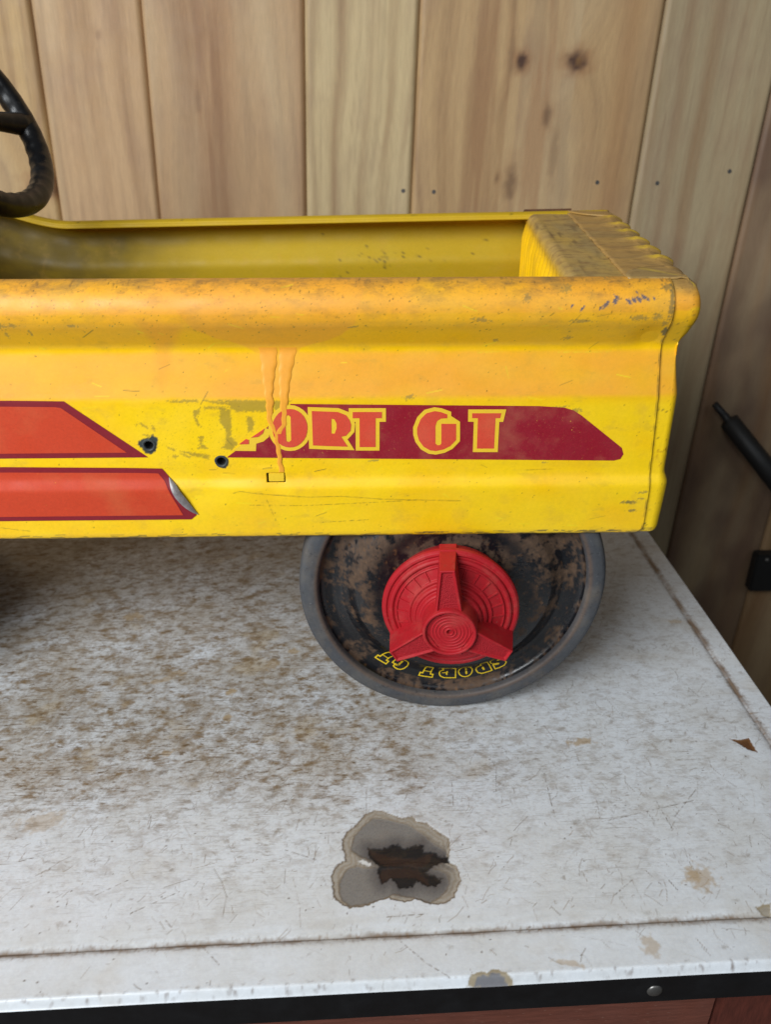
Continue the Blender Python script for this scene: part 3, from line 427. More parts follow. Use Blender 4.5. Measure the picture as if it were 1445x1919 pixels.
for hx, hz in MARKS['holes']: keep &= np.hypot(Uc - hx, Zc - hz) > 2.9
tu0, tu1, tz0, tz1 = -71.4, -60.4, 181.2, 187.2
keep &= ~((Uc > tu0) & (Uc < tu1) & (Zc > tz0) & (Zc < tz1))
keep &= ~((Uc > 154) & (Zc < 142.5 + (Uc - 154) * 1.0))
near = grid('side_panel', np.stack([Ux / 1000, -D / 1000, (Z + rise(U, Z)) / 1000], -1), M_PAINT, car, c.c, c.rough, keep=keep)
mask(near.data, np.clip(onroll * (.35 + .65 * smooth(.15, .7, arc)), 0, 1))
near['label'] = 'near side panel with the lettered stripe'
sd = near.modifiers.new('sheet', 'SOLIDIFY'); sd.thickness = .0009; sd.offset = -1

# far side panel, seen from inside
us2 = np.r_[np.linspace(-640, -262, 50), np.linspace(-258, 166, 210)]; fs = np.r_[full[:nb:3], roll[:60:3], np.c_[np.linspace(-16.6, -17.5, 3), np.linspace(297, 294.8, 3)]]
c = Canvas(us2, np.arange(len(fs)).astype(float), YEL * np.array([.60, .66, .5])); U = c.X; O = np.repeat(fs[:, :1], len(us2), 1); Z = np.repeat(fs[:, 1:], len(us2), 1)  # same yellow dimmed: low light inside the body put into the colour
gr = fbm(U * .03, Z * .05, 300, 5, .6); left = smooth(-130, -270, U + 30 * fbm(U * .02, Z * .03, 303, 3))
c.mix(np.clip(gr * .8, 0, .4), srgb(200, 168, 40)); c.mix(np.clip(1. * left * smooth(292, 284, Z) * (.85 + .5 * gr), 0, .9), srgb(74, 52, 18)); c.mix(np.clip(fbm(U * .1, Z * .2, 305, 4) * 2 - 1.0, 0, .7), srgb(90, 70, 30))  # brown at the left: dirt and rust, plus painted shade of the cowl
rng = np.random.default_rng(12)
for i in range(60): c.dab(rng.uniform(-250, 160), rng.uniform(0, len(fs)), rng.uniform(.5, 1.6), rng.uniform(.3, .9), 0, srgb(70, 54, 22), .8, .4, i % 11, .7)
for i in range(45): c.dab(rng.normal(0, 18), rng.normal(nb / 3 - 14, 3), rng.uniform(.4, 1.4), rng.uniform(.3, .7), 0, srgb(60, 48, 24), .8, .6, i % 11, .7)
c.rough[:] = .66
WID = 258.
c.mix(np.full(U.shape, .25) * smooth(293, 286, Z), srgb(128, 116, 10)); tilt = 3.5 * (U + 60) / 180.  # olive below the lip deepens the painted interior shade
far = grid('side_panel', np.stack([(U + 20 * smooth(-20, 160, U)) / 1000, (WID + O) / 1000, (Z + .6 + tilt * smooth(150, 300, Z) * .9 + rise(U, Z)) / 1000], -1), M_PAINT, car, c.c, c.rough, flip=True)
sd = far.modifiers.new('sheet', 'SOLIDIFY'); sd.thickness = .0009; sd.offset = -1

# tail: the same section swept round the corners and across the back, ribbed on its upper edge
cr = 5.; us_ = 166.5; path = []
for u in np.linspace(us_ - 26, us_ - .01, 22): path.append((u, 0, 0, -1))
for t in np.linspace(0, np.pi / 2, 22): path.append((us_ + cr * np.sin(t), cr - cr * np.cos(t), np.sin(t), -np.cos(t)))
for v in np.linspace(cr + 1, WID - cr - 1, 240): path.append((us_ + cr, v, 1, 0))
for t in np.linspace(np.pi / 2, np.pi, 14): path.append((us_ + cr * np.sin(t), WID - cr - cr * np.cos(t), np.sin(t), -np.cos(t)))
for u in np.linspace(us_ - .01, us_ - 14, 6): path.append((u, WID, 0, 1))
path = np.array(path)
tp = np.r_[full[:nb:2], roll[:44], np.c_[np.linspace(-11, -38, 12), np.full(12, 299.1)]]
nT = len(tp); c = Canvas(np.arange(len(path)).astype(float), np.arange(nT).astype(float), YEL); O = np.repeat(tp[:, :1], len(path), 1); Z = np.repeat(tp[:, 1:], len(path), 1)
PU = np.repeat(path[None, :, 0], nT, 0); PV = np.repeat(path[None, :, 1], nT, 0); NU = np.repeat(path[None, :, 2], nT, 0); NV = np.repeat(path[None, :, 3], nT, 0)
al = np.repeat(np.r_[0, np.cumsum(np.hypot(np.diff(path[:, 0]), np.diff(path[:, 1])))][None], nT, 0)
tg = np.gradient(tp, axis=0); tg /= np.linalg.norm(tg, axis=1)[:, None] + 1e-9; upn = np.repeat((-tg[:, 0])[:, None], len(path), 1)
onroll = smooth(270, 284, Z); upw = np.clip(upn * 4.6, 0, .95) * smooth(225, 236, Z) + .6 * onroll
gr = body_wear(c, al + 140, Z, np.clip(upw, 0, 1), 3)
back = smooth(14, 40, PV); topd = smooth(290, 298, Z)
c.mix(np.clip(topd * (.80 + .4 * gr), 0, .95), srgb(158, 132, 82)); seam = np.exp(-((al - 16.7 - 4.6 * smooth(285, 150, Z)) / .8) ** 2); c.mix(np.clip(seam * .6 * (.6 + .9 * fbm(al * .2, Z * .15, 341, 3)), 0, 1), srgb(84, 72, 40)); c.mix(np.clip(fbm(al * .1, Z * .5 + O * .2, 320, 4) * 2 - .6, 0, .8) * topd, srgb(86, 62, 36))
rng = np.random.default_rng(5)
chip = fbm(al * .16, Z * .16, 322, 4); c.mix(np.clip(chip * 4 - 1.3, 0, 1) * np.exp(-((al - 29) / 5) ** 2) * smooth(262, 272, Z), srgb(250, 214, 20)); c.mix(np.clip(fbm(al * .3, Z * .3, 323, 3) * 4 - .9, 0, 1) * np.exp(-((al - 29) / 4) ** 2 - ((Z - 279) / 5) ** 2), srgb(70, 66, 54))
c.mix(np.clip(fbm(al * .4, Z * .25, 324, 3) * 4 - .6, 0, 1) * np.exp(-((al - 27) / 5) ** 2 - ((Z - 200) / 10) ** 2), srgb(150, 70, 30)); c.mix(np.clip(fbm(al * .3, Z * .4, 325, 3) * 4 - .6, 0, 1) * smooth(150, 143, Z), srgb(84, 70, 40))
for i in range(500):
    c.dab(rng.uniform(10, 60), rng.uniform(0, nT), rng.uniform(.2, .7), rng.uniform(.2, .7), 0, srgb(100, 76, 34), .7, .3, i % 9, 1)
rib = np.clip(np.cos(PV * 2 * np.pi / 31.), -.2, 1) * smooth(30, 44, PV) * smooth(WID - 8, WID - 30, PV) * smooth(225, 290, Z) * (1 - .8 * smooth(-14, -22, O))
c.mix(np.clip(smooth(.3, .8, rib) * smooth(-19, -11, O) * (.6 + .8 * gr), 0, .85), srgb(236, 196, 30))
OO = np.where((O > 0) & (Z > 262), O * (1 - .98 * smooth(0, 5, PV)), O) - .5 + rib * 2.2 * (1 - topd * .4)
c.rough[:] = .44
shear = 20 * np.clip(PV / WID, 0, 1)
zl = 3.8 * np.clip(PV / WID, 0, 1) * smooth(150, 300, Z)
tmask = np.clip(topd + .25 * onroll, 0, 1)
tail = grid('tail_panel', np.stack([(PU + NU * OO + shear) / 1000, (PV + NV * OO) / 1000, (Z + zl + topd * rib * 1.6) / 1000], -1), M_PAINT, car, c.c, c.rough, flip=False)
mask(tail.data, tmask)
sd = tail.modifiers.new('sheet', 'SOLIDIFY'); sd.thickness = .0009; sd.offset = -1

# tailgate: dusty flat top and fluted inner face
vs = np.linspace(6, WID - 2, 300); pr = np.r_[np.c_[np.linspace(137, 107, 22), np.full(22, 298.4)], [(101 + 6 * np.cos(t), 292.4 + 6 * np.sin(t)) for t in np.linspace(np.pi / 2, np.pi, 8)] * np.array([1, 1]) + np.array([6, 0]) * 1, np.c_[np.full(26, 101.), np.linspace(291, 152, 26)]]
pr[22:30, 0] = 107 - 6 * np.sin(np.linspace(0, np.pi / 2, 8)); pr[22:30, 1] = 292.4 + 6 * np.cos(np.linspace(0, np.pi / 2, 8))
c = Canvas(vs, np.arange(len(pr)).astype(float), YEL); V = c.X; PU = np.repeat(pr[:, :1], len(vs), 1); PZ = np.repeat(pr[:, 1:], len(vs), 1)
top = smooth(288, 298, PZ); c.mix(np.clip(top * (.86 + .3 * fbm(V * .02, PU * .05, 330, 4)), 0, .96), srgb(158, 134, 86)); c.mix(np.clip(fbm(V * .03, PU * .2, 331, 4) * 2 - .3, 0, .75) * top, srgb(96, 74, 44)); c.mix(np.clip(fbm(V * .35, PU * .06, 335, 3) * 3 - 1.0, 0, .9) * top, srgb(70, 48, 28)); c.mix(np.clip(fbm(V * .02, PU * .06, 336, 3) * 1.5 - .1, 0, .5) * top, srgb(186, 152, 88))
c.mix(np.clip(fbm(V * .05, PZ * .02, 332, 4) * .8, 0, .4) * (1 - top), srgb(150, 118, 30))
c.rough[:] = .48 + .25 * top
fl = np.cos(V * 2 * np.pi / 15) * 2.8 * (1 - smooth(280, 292, PZ)); shear = 20 * V / WID; zl = 3.8 * V / WID * smooth(150, 300, PZ)
tg_ = grid('tailgate', np.stack([(PU + fl + shear) / 1000, V / 1000, (PZ + zl + .3 * fbm(V * .03, PU * .05, 333, 2)) / 1000], -1), M_PAINT, car, c.c, c.rough)
mask(tg_.data, top)
sd = tg_.modifiers.new('sheet', 'SOLIDIFY'); sd.thickness = .0009; sd.offset = -1
# rusty edge sticking up behind the far end of the tailgate
raw('rusty_flange', [(.121, .262, .3012), (.160, .264, .3016), (.161, .268, .3030), (.121, .266, .3026), (.121, .272, .296), (.160, .274, .296)], [(0, 1, 2, 3), (3, 2, 5, 4)], M_RUST, car)
box('floor_pan', (-.60, .012, .1475), (.105, WID / 1000 - .012, .1490), M_RUST, car)
# cowl and dash, ahead of the driver
n = 40; ths = np.linspace(0, 1, n); uu = np.linspace(-640, -372, 30); Pc = np.zeros((30, n, 3))
for i, u in enumerate(uu):
    for j, t in enumerate(ths): Pc[i, j] = (u / 1000, (8 + t * (WID - 16)) / 1000, (318 + 34 * math.sin(math.pi * t) ** .7 - 8 * (1 - i / 29)) / 1000)
co = np.ones((30, n, 3)) * YEL; grid('cowl', Pc, M_PAINT, car, co, np.full((30, n), .42)).modifiers.new('sheet', 'SOLIDIFY').thickness = .0012
dash = box('dash', (-.378, .012, .17), (-.375, WID / 1000 - .012, .318), M_PAINT, car); paint(dash.data, np.ones((8, 3)) * YEL)

# ---- print on the near side
def body_pt(u, z, lift): return (u / 1000, -(off(z) + .7 + lift) / 1000, z / 1000)
def tess(name, outer, hole, lift, mt, parent):
    loops = [[Vector((x, y, 0)) for x, y in outer]] + ([[Vector((x, y, 0)) for x, y in hole]] if hole else [])
    fl_ = [v for l in loops for v in l]; F = tessellate_polygon(loops); n = len(fl_)
    V = [body_pt(v.x, v.y, lift) for v in fl_] + [body_pt(v.x, v.y, lift - .12) for v in fl_]
    F = [tuple(f) for f in F]; s0 = 0
    for l in loops:
        k = len(l); F += [(s0 + i, s0 + (i + 1) % k, n + s0 + (i + 1) % k, n + s0 + i) for i in range(k)]; s0 += k
    return raw(name, V, F, mt, parent)
def grow(poly, d, n=2):
    p = np.array(poly, float); ar = .5 * np.sum(p[:, 0] * np.roll(p[:, 1], -1) - np.roll(p[:, 0], -1) * p[:, 1]); sg = 1 if ar > 0 else -1
    a = np.roll(p, 1, 0); b = np.roll(p, -1, 0); e1 = p - a; e2 = b - p
    e1 /= np.linalg.norm(e1, axis=1)[:, None]; e2 /= np.linalg.norm(e2, axis=1)[:, None]
    n1 = np.c_[e1[:, 1], -e1[:, 0]] * sg; n2 = np.c_[e2[:, 1], -e2[:, 0]] * sg; m = n1 + n2; m /= np.linalg.norm(m, axis=1)[:, None] + 1e-9
    k = d / np.clip((m * n1).sum(1), .5, 1); return (p + m * k[:, None]).tolist()
base = tess('lettered_stripe', MARKS['base'], None, .28, M_MAROON, car); base['label'] = 'maroon stripe with sport lettering'
plates = {'R': MARKS['R'][0], 'T': MARKS['T'][0], 'T2': MARKS['T2'][0], 'O': MARKS['O'][0]}
Gout = MARKS['G'][0]
gsolid = [q for i, q in enumerate(Gout) if i <= 15] + []
lift = .40
for k, nm in enumerate(('O', 'R', 'T', 'G', 'T2')):
    src = gsolid if nm == 'G' else MARKS[nm][0]
    tess('letter_outline', grow(src, 2.3), None, lift + .03 * k, M_YELLOWP, base)
    tess('letter', MARKS[nm][0], MARKS[nm][1] or None, lift + .20, M_REDP, base)
tess('letter_outline', MARKS['Pplate'], None, lift - .02, M_YELLOWP, base); tess('letter', MARKS['P1'], None, lift + .2, M_REDP, base); tess('letter', MARKS['P2'], None, lift + .2, M_REDP, base)
def rows(name, poly, lift, mt, parent, extend=-590.):
    p = np.array(poly); zs = np.linspace(p[:, 1].min() + .05, p[:, 1].max() - .05, 60); V = []; F = []
    for z in zs:
        xr = []
        for i in range(len(p)):
            a_, b_ = p[i], p[(i + 1) % len(p)]
            if (a_[1] > z) != (b_[1] > z): xr.append(a_[0] + (z - a_[1]) / (b_[1] - a_[1]) * (b_[0] - a_[0]))
        V += [body_pt(extend if extend else min(xr), z, lift), body_pt(max(xr), z, lift)]
    F = [(2 * i, 2 * i + 1, 2 * i + 3, 2 * i + 2) for i in range(len(zs) - 1)]; return raw(name, V, F, mt, parent)
s1 = rows('side_stripe', MARKS['stripe1'], .25, M_MAROON2, car); rows('stripe_fill', MARKS['stripe1i'], .42, M_STRIPE, s1); s1['label'] = 'upper orange stripe with maroon border'
s2 = rows('side_stripe', MARKS['stripe2'], .25, M_MAROON2, car); rows('stripe_fill', MARKS['stripe2i'], .42, M_STRIPE, s2); s2['label'] = 'lower orange stripe with peeling end'
# peeled, curled metal end of the lower stripe
pk = np.array(MARKS['peel']); V = []; nn = 24; mm = 7
for i in range(nn):
    t = i / (nn - 1); q = np.array([np.interp(t, [0, .33, .66, 1], pk[:, 0]), np.interp(t, [0, .33, .66, 1], pk[:, 1])]); wd = 5.4 * math.sin(math.pi * t) ** .8 * (.5 + .7 * t) + .15
    for j in range(mm):
        b_ = j / (mm - 1); x = q[0] + .6 - wd * b_ * .9; z = q[1] + .2 - wd * b_ * .25; V.append(body_pt(x, z, .5 + 2.6 * math.sin(math.pi * (b_ * .55 + .1)) * (wd / 5)))
F = [(i * mm + j, i * mm + j + 1, (i + 1) * mm + j + 1, (i + 1) * mm + j) for i in range(nn - 1) for j in range(mm - 1)]
raw('peeled_corner', V, F, M_FOIL, s2, True)
# dried runs over the lettering
def drip(rowsl, name):
    r = np.array(rowsl); zs = np.linspace(r[:, 1].max(), r[:, 1].min(), 90); o_ = np.argsort(r[:, 1]); V = []; mm = 9
    for i, z in enumerate(zs):
        l = np.interp(z, r[o_, 1], r[o_, 0]); q = np.interp(z, r[o_, 1], r[o_, 2]); h = .32 * smooth(0, 14, i) + .05
        for j in range(mm): b_ = j / (mm - 1); V.append(body_pt(l + (q - l) * (.09 + .82 * b_) + .5 * math.sin(z * .9) * .5, z, -.0 + h * (1 - (2 * b_ - 1) ** 6) + .28))
    F = [(i * mm + j, i * mm + j + 1, (i + 1) * mm + j + 1, (i + 1) * mm + j) for i in range(89) for j in range(mm - 1)]
    return raw(name, V, F, M_DRIP, car, True)
drip(MARKS['dripA'], 'paint_run'); drip(MARKS['dripB'], 'paint_run')
# bolt holes and the punched tab
for hx, hz in MARKS['holes']:
    h = empty('bolt_hole', (0, 0, 0), 0, car); h.name = 'tmp'; bpy.data.objects.remove(h)
    P = np.zeros((6, 28, 3)); t = np.linspace(0, 2 * np.pi, 29)[:-1]
    for i, (r, y) in enumerate([(4.0, -.95), (3.4, -1.15), (2.7, -1.0), (2.45, .2), (2.4, 4.), (.05, 4.2)]): P[i] = np.c_[(hx + r * np.cos(t) * (1 + .06 * np.sin(3 * t))) / 1000, np.full(28, (y + .0) / 1000), (hz + r * np.sin(t)) / 1000]
    hb = grid('bolt_hole', P[:4], M_RUSTDARK, car, close_u=True); grid('hole_bottom', P[3:], M_DARK, hb, close_u=True)
tu0, tu1, tz0, tz1 = tu0 - .4, tu1 + .4, tz0 - .4, tz1 + .4
slot = raw('slot', [((tu0 - .3) / 1000, .0012, (tz0 - .3) / 1000), ((tu1 + .3) / 1000, .0012, (tz0 - .3) / 1000), ((tu1 + .3) / 1000, .0012, (tz1 + .3) / 1000), ((tu0 - .3) / 1000, .0012, (tz1 + .3) / 1000)], [(0, 1, 2, 3)], M_DARK, car)
M_TAB = mat('tab_yellow', tuple(srgb(226, 186, 24)), .45, grain=.1, gscale=300)
bm = bmesh.new(); bmesh.ops.create_cube(bm, size=1)
for v in bm.verts: v.co = Vector(((-65.7 + v.co.x * 9.4) / 1000, (-1.6 + v.co.y * .9 + v.co.z * 1.3) / 1000, (184.5 + v.co.z * 5.) / 1000))
bmesh.ops.bevel(bm, geom=bm.edges[:], offset=.0003, segments=2, affect='EDGES'); bm_obj('tab', bm, M_TAB, slot)

# ---- rear wheel
def lathe(name, pr, mt, parent, seg=160, painter=None):
    pr = np.array(pr); t = np.linspace(0, 2 * np.pi, seg + 1)[:-1]
    P = np.stack([pr[:, :1] * np.cos(t), np.repeat(-pr[:, 1:2], seg, 1), pr[:, :1] * np.sin(t)], -1) / 1000
    col = rough = None
    if painter: col, rough = painter(P * 1000, np.repeat(pr[:, :1], seg, 1), np.repeat(t[None], len(pr), 0))
    return grid(name, P, mt, parent, col, rough, close_u=True)
rimp = soften(densify(np.array([(88.6, .2), (87.6, -1.), (86.2, -4.2), (84, -5.6), (79, -6.2), (73, -5.2), (68, -2.4), (63.5, 1.6), (59, 3.2), (55, 3.8), (51, 3.8), (47, 3.5), (43, 3.4), (30, 3.4), (4, 3.4)]), .6), 5)
def rim_p(r): o_ = np.argsort(rimp[:, 0]); return np.interp(r, rimp[o_, 0], rimp[o_, 1])
def paint_rim(P, r, t):
    x, z = P[..., 0], P[..., 2]; n1 = fbm(x * .045, z * .045, 400, 5, .62); n2 = fbm(x * .16, z * .16, 410, 5, .75)
    k = np.clip((n1 + 1.0 * n2 + .03 + .14 * (z > 0) - .55 * np.exp(-((r - 66) / 9) ** 2) * (z < -25)) * 2.8, 0, 1)
    k = k * (1 - .85 * np.exp(-((r - 48) / 6) ** 2)); k = np.clip(k, 0, 1)
    col = np.ones(P.shape) * srgb(18, 19, 23); br = srgb(82, 62, 46) * (1 + .5 * fbm(x * .3, z * .3, 420, 3)[..., None])
    col = col * (1 - k[..., None]) + np.clip(br, 0, 1) * k[..., None]
    d = np.clip(fbm(x * .25, z * .25, 430, 3) * 2.4 - .8, 0, .8)[..., None]; col = col * (1 - d) + srgb(110, 78, 50) * d
    return col, .30 + .5 * k
def paint_tyre(P, r, t):
    x, z = P[..., 0], P[..., 2]; n = fbm(x * .05, z * .05, 440, 4); c_ = np.ones(P.shape) * srgb(68, 70, 74)
    k = np.clip(n * .9, 0, .5)[..., None]; c_ = c_ * (1 - k) + srgb(104, 100, 94) * k
    g = np.clip(fbm(np.cos(t) * 40, r * .5 + np.sin(t) * 40, 450, 3) * 2 - .5, 0, .5)[..., None]; c_ = c_ * (1 - g) + srgb(58, 58, 60) * g
    e = (np.exp(-((r - 89) / 1.3) ** 2) * .6)[..., None]; c_ = c_ * (1 - e) + srgb(96, 72, 52) * e
    return c_, np.full(r.shape, .62)
def make_wheel(loc, rz, tiltx=0):
    w = lathe('wheel', rimp, M_RIM, car, 360, paint_rim); w.location = loc; w.rotation_euler = (tiltx, 0, rz)
    lathe('tyre', densify(np.array([(86.8, -10), (87.0, -2), (87.8, .9), (89.2, 1.9), (93, 2.0), (96.6, 1.4), (98.6, .2), (99.6, -2.), (100, -5), (100, -20), (99, -26), (95, -30), (88, -31), (87, -22)]), 1.), M_RUBBER, w, 240, paint_tyre)
    # hubcap: stepped rings, then a cone up to the hub
    hp = np.array([(42.6, .5), (43.4, 4), (43.6, 9), (43.2, 13.2), (42, 15), (40.4, 15.4), (39.6, 14.4), (38.8, 14.3), (38.2, 16.6), (37, 17.4), (36, 17.2), (35.4, 16.), (34.6, 16.0), (34.1, 17.6), (33.5, 18.2), (32.9, 17.2), (26.6, 19.6), (26.1, 21.0), (25.2, 21.4), (24.2, 20.8), (23.5, 21.), (22.9, 23.6), (21.8, 24.4), (20.8, 24.0), (20.2, 24.4), (19.6, 27), (18.6, 27.8), (17.8, 27.6), (17.2, 29), (16.9, 34), (16.6, 43.), (16.1, 44.6), (15.3, 45), (14.5, 44.6), (14.1, 42.4), (12.9, 42.0), (12.5, 42.6), (12.1, 42.0), (10.9, 42), (10.5, 42.6), (10.1, 42), (8.9, 42), (8.5, 42.6), (8.1, 42.), (6.9, 42), (6.5, 42.6), (6.1, 42), (4.5, 42), (4.1, 42.7), (3.6, 42.1), (2.6, 42.2), (2.1, 43), (1.6, 42.4), (1.3, 40), (.05, 39)])
    hp[:, 1] = 9 + (hp[:, 1] - .5) * 37 / 44.5; hp[0] = (38, 4); hp[1] = (42., 14.5); hp[2] = (43.2, 17)
    cap = lathe('hubcap', densify(hp, .35), M_RED, w, 144); capm = [cap]
    # ring of raised frames and the three ears, one mesh with the cap's material
    bm = bmesh.new()
    for k in range(24):
        t = 2 * math.pi * k / 24; e = Vector((math.cos(t), 0, math.sin(t))); s_ = Vector((-math.sin(t), 0, math.cos(t))); q = []
        for r, p_ in ((26.4, 24.4), (33.2, 22.4)):
            for sgn in (-1, 1):
                for dp in (-.4, 1.3): q.append(bm.verts.new((e * r + s_ * sgn * (.75 if dp < 0 else .42) + Vector((0, -(p_ + dp), 0))) / 1000))
        for f in ((1, 3, 7, 5), (0, 1, 5, 4), (2, 6, 7, 3), (0, 2, 3, 1), (4, 5, 7, 6)): bm.faces.new([q[i] for i in f])
    capm.append(bm_obj('panel_ribs', bm, M_RED, w))
    for ang in (94, 214, 334):
        t = R(ang); e = Vector((math.cos(t), 0, math.sin(t))); s_ = Vector((-math.sin(t), 0, math.cos(t))); bm = bmesh.new()
        def pt(r, w_, p_): return (e * r + s_ * w_ + Vector((0, -p_, 0))) / 1000
        spec = [(12, 8.3, 44.0), (25, 6.6, 42.8), (41.4, 4.5, 41.0)]
        top = [[bm.verts.new(pt(r, sg * w_, p_)) for r, w_, p_ in spec] for sg in (-1, 1)]; bot = [[bm.verts.new(pt(r + (1.6 if i == 2 else 0), sg * (w_ + .9), 12)) for i, (r, w_, p_) in enumerate(spec)] for sg in (-1, 1)]
        for i in (0, 1):
            for sg in (0, 1): bm.faces.new((top[sg][i], top[sg][i + 1], bot[sg][i + 1], bot[sg][i]))
        bm.faces.new((top[0][2], top[1][2], bot[1][2], bot[0][2])); bm.faces.new((top[0][0], top[1][0], bot[1][0], bot[0][0]))
        ins = []
        for k_, (fx, dp) in enumerate(((.82, 0.), (.70, -1.3))):
            ins.append([[bm.verts.new(pt(r + (0 if i_ == 0 else -1.3 * (k_ + 1) * .75 if i_ == 2 else 0), sg * (w_ - (1.15 if k_ == 0 else 1.65)), p_ + .35 + dp)) for i_, (r, w_, p_) in enumerate(spec)] for sg in (-1, 1)])
        ring = [top] + ins
        for A_, B_ in zip(ring[:-1], ring[1:]):
            for i in (0, 1):
                for sg in (0, 1): bm.faces.new((A_[sg][i], A_[sg][i + 1], B_[sg][i + 1], B_[sg][i]))
            bm.faces.new((A_[0][2], A_[1][2], B_[1][2], B_[0][2]))
        fc = [bm.faces.new((ins[1][0][i], ins[1][0][i + 1], ins[1][1][i + 1], ins[1][1][i])) for i in (0, 1)]
        for f_ in fc: f_.material_index = 1
        ear = bm_obj('spinner_ear', bm, M_RED, w); ear.data.materials.append(M_REDTEX); bv = ear.modifiers.new('round', 'BEVEL'); bv.width = .0005; bv.segments = 2; bv.limit_method = 'ANGLE'; bv.angle_limit = R(25); capm.append(ear)
    for q in capm: q.rotation_euler = (0, 0, R(-6)); q.location = (-.0015, 0, -.0032)
    # lettering on the disc
    gl = GLYPH
    band_t = np.linspace(R(270 - 43), R(270 + 34), 60); rr = np.linspace(62.5, 79.8, 14)
    P = np.array([[(r * math.cos(t), -(rim_p(r) + .12), r * math.sin(t)) for t in band_t] for r in rr]) / 1000
    bnd = grid('lettered_band', P, M_BLACKP, w)
    for ch, deg in WORD:
        outer, hole = gl[ch]
        def mapw(q, lift):
            r = 66.4 + q[1] * 11.6; t = R(270 + deg) - q[0] * 9.8 / 70.; return (r * math.cos(t) / 1000, -(rim_p(r) + lift) / 1000, r * math.sin(t) / 1000)
        for nm_, poly, hl, lf, mt in (('letter_outline', grow(outer, .085), None, .22, M_WLETTER), ('letter', outer, hole, .34, M_BLACKP)):
            def sub(pl):
                o2 = []
                for a_, b_ in zip(pl, pl[1:] + pl[:1]): o2 += [(a_[0] + (b_[0] - a_[0]) * k / 3, a_[1] + (b_[1] - a_[1]) * k / 3) for k in range(3)]
                return o2
            poly2 = sub([tuple(q) for q in poly]); loops = [[Vector((x, y, 0)) for x, y in poly2]]
            if hl: loops.append([Vector((x, y, 0)) for x, y in sub([tuple(q) for q in hl])])
            fl_ = [v for l in loops for v in l]; raw(nm_, [mapw((v.x, v.y), lf) for v in fl_], [tuple(f) for f in tessellate_polygon(loops)], mt, w)
    return w
def norm(poly, ref=None):
    p = np.array(poly, float); b = np.array(ref if ref is not None else poly, float); h = np.ptp(b[:, 1]); return [tuple(q) for q in (p - [b[:, 0].mean() * .5 + .25 * (b[:, 0].min() + b[:, 0].max()), b[:, 1].min()]) / h]
GLYPH = {'R': (norm(MARKS['R'][0]), norm(MARKS['R'][1], MARKS['R'][0])), 'T': (norm(MARKS['T'][0]), None), 'G': (norm(Gout), None), 'O': (norm(MARKS['O'][0]), norm(MARKS['O'][1], MARKS['O'][0]))}
GLYPH['P'] = ([(-.42, 0), (.02, 0), (.02, .28), (.22, .3), (.40, .42), (.46, .62), (.40, .86), (.2, 1.), (-.42, 1.)], [(-.06, .45), (.06, .47), (.1, .62), (.06, .78), (-.06, .8)])
GLYPH['S'] = ([(-.42, .02), (-.1, 0), (.22, .02), (.40, .16), (.42, .36), (.28, .52), (.02, .62), (-.04, .7), (.04, .76), (.2, .74), (.36, .68), (.36, .98), (.1, 1.), (-.2, .98), (-.40, .84), (-.42, .64), (-.30, .48), (-.04, .38), (.02, .3), (-.06, .25), (-.2, .26), (-.42, .34)], None)
WORD = [('S', 28.0), ('P', 19.2), ('O', 9.4), ('R', -1.2), ('T', -11.6), ('G', -27.5), ('T', -37)]
whl = make_wheel((.0445, .0028, .1010), 0); whl.scale = (1.012,) * 3; whl['label'] = 'rear wheel with red spinner hubcap'
def copy_tree(o, parent):
    q = o.copy(); COL.objects.link(q); q.parent = parent
    for ch in o.children: copy_tree(ch, q)
    return q
fw = copy_tree(whl, car); fw.location = (.0445, .255, .100); fw.rotation_euler = (0, 0, math.pi); fw['label'] = 'far rear wheel'
for v_, rz_ in ((.0068, 0), (.255, math.pi)):
    q = copy_tree(whl, car); q.location = (-.44, v_, .1015); q.rotation_euler = (0, .8, rz_); q['label'] = 'front wheel'
tube('axle', [(.0445, .01, .100), (.0445, .25, .100)], .0055, M_RUST, car)

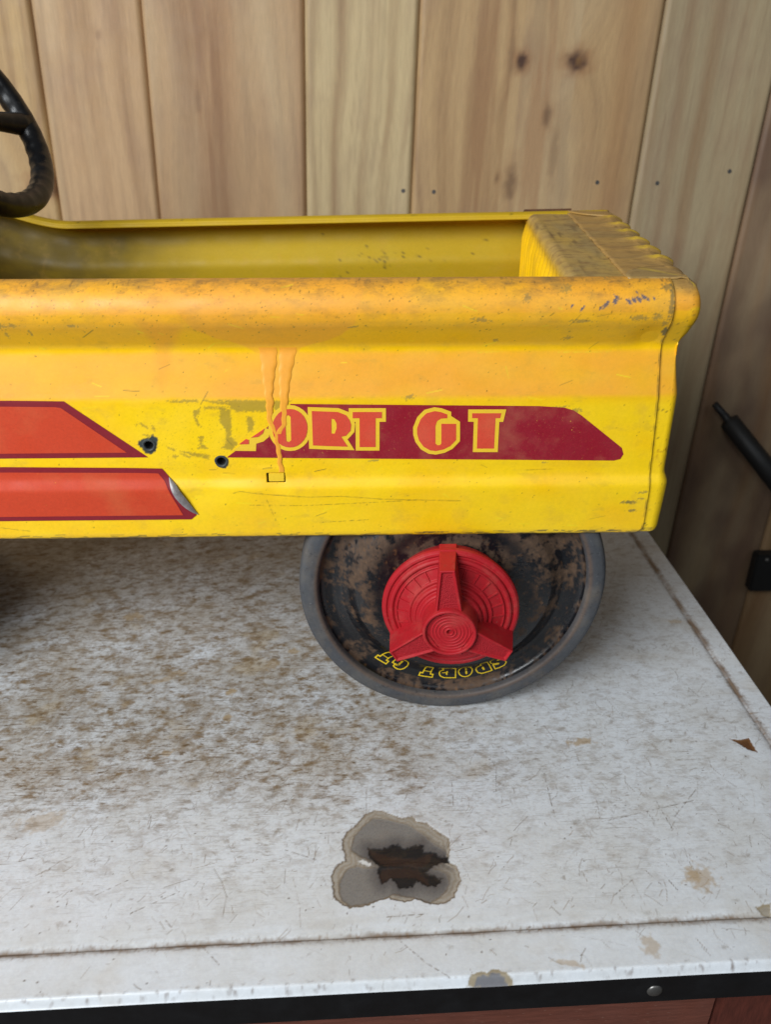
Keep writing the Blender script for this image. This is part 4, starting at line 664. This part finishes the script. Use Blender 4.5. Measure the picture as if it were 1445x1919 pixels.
# ---- steering wheel
C0 = Vector((-.2966, .6191, .3823)); a0, b0 = .545, -.1535; nrm = Vector((math.cos(a0) * math.cos(b0), math.cos(a0) * math.sin(b0), math.sin(a0)))
e1 = Vector((0, 0, 1)).cross(nrm).normalized(); e2 = nrm.cross(e1); inv = Matrix.LocRotScale(car.location, car.rotation_euler.to_quaternion(), None).inverted()
pts = []; rad = []
for k in range(220):
    t = 2 * math.pi * k / 220; rr = .0748; dl = .0003 * max(0., math.cos(36 * t)); rr -= dl; pts.append(inv @ (C0 + rr * (math.cos(t) * e1 + math.sin(t) * e2))); rad.append(.0082 + dl)
sw = tube('steering_wheel', pts, rad, M_BLACK, car, 18, True); sw['label'] = 'scuffed black plastic steering wheel'
for ang in ((346, 226, 106)):
    t = R(ang); d = math.cos(t) * e1 + math.sin(t) * e2; q = [inv @ (C0 + d * float(.0745 * s_) - nrm * float(.012 * (1 - s_))) for s_ in np.linspace(0, 1, 12)]
    tube('spoke', q, [float(.0088 - .0022 * math.sin(math.pi * s_)) for s_ in np.linspace(0, 1, 12)], M_BLACK, sw, 14)
tube('hub', [inv @ (C0 - nrm * .022), inv @ (C0 - nrm * .004)], .017, M_BLACK, sw, 24)
tube('column', [inv @ (C0 - nrm * .02), inv @ (C0 - nrm * .11)], .006, M_RUST, sw, 14)

# ------------------------------------------------------------------ things at the right
rod = tube('hand_tool', [(.3994, .932, .0526), (.410, .928, .0417), (.4174, .9253, .034), (.4182, .925, .0331), (.4738, .905, -.0282), (1.1145, .6749, -.725)], [.004, .0045, .005, .0115, .0125, .0125], M_TOOL, None, 20)
tag(rod, 'black rod with a thin tip leaning against the wall at right', 'tool')
br = box('wall_bracket', (.4935, .925, -.214), (.560, .942, -.157), M_TOOL, None, .002); tag(br, 'small black bracket on the wall at the right edge', 'bracket')
bm = bmesh.new(); bmesh.ops.create_uvsphere(bm, u_segments=12, v_segments=8, radius=.003); bmesh.ops.translate(bm, verts=bm.verts, vec=(.507, .925, -.163)); bm_obj('screw', bm, M_STEEL, br, True)
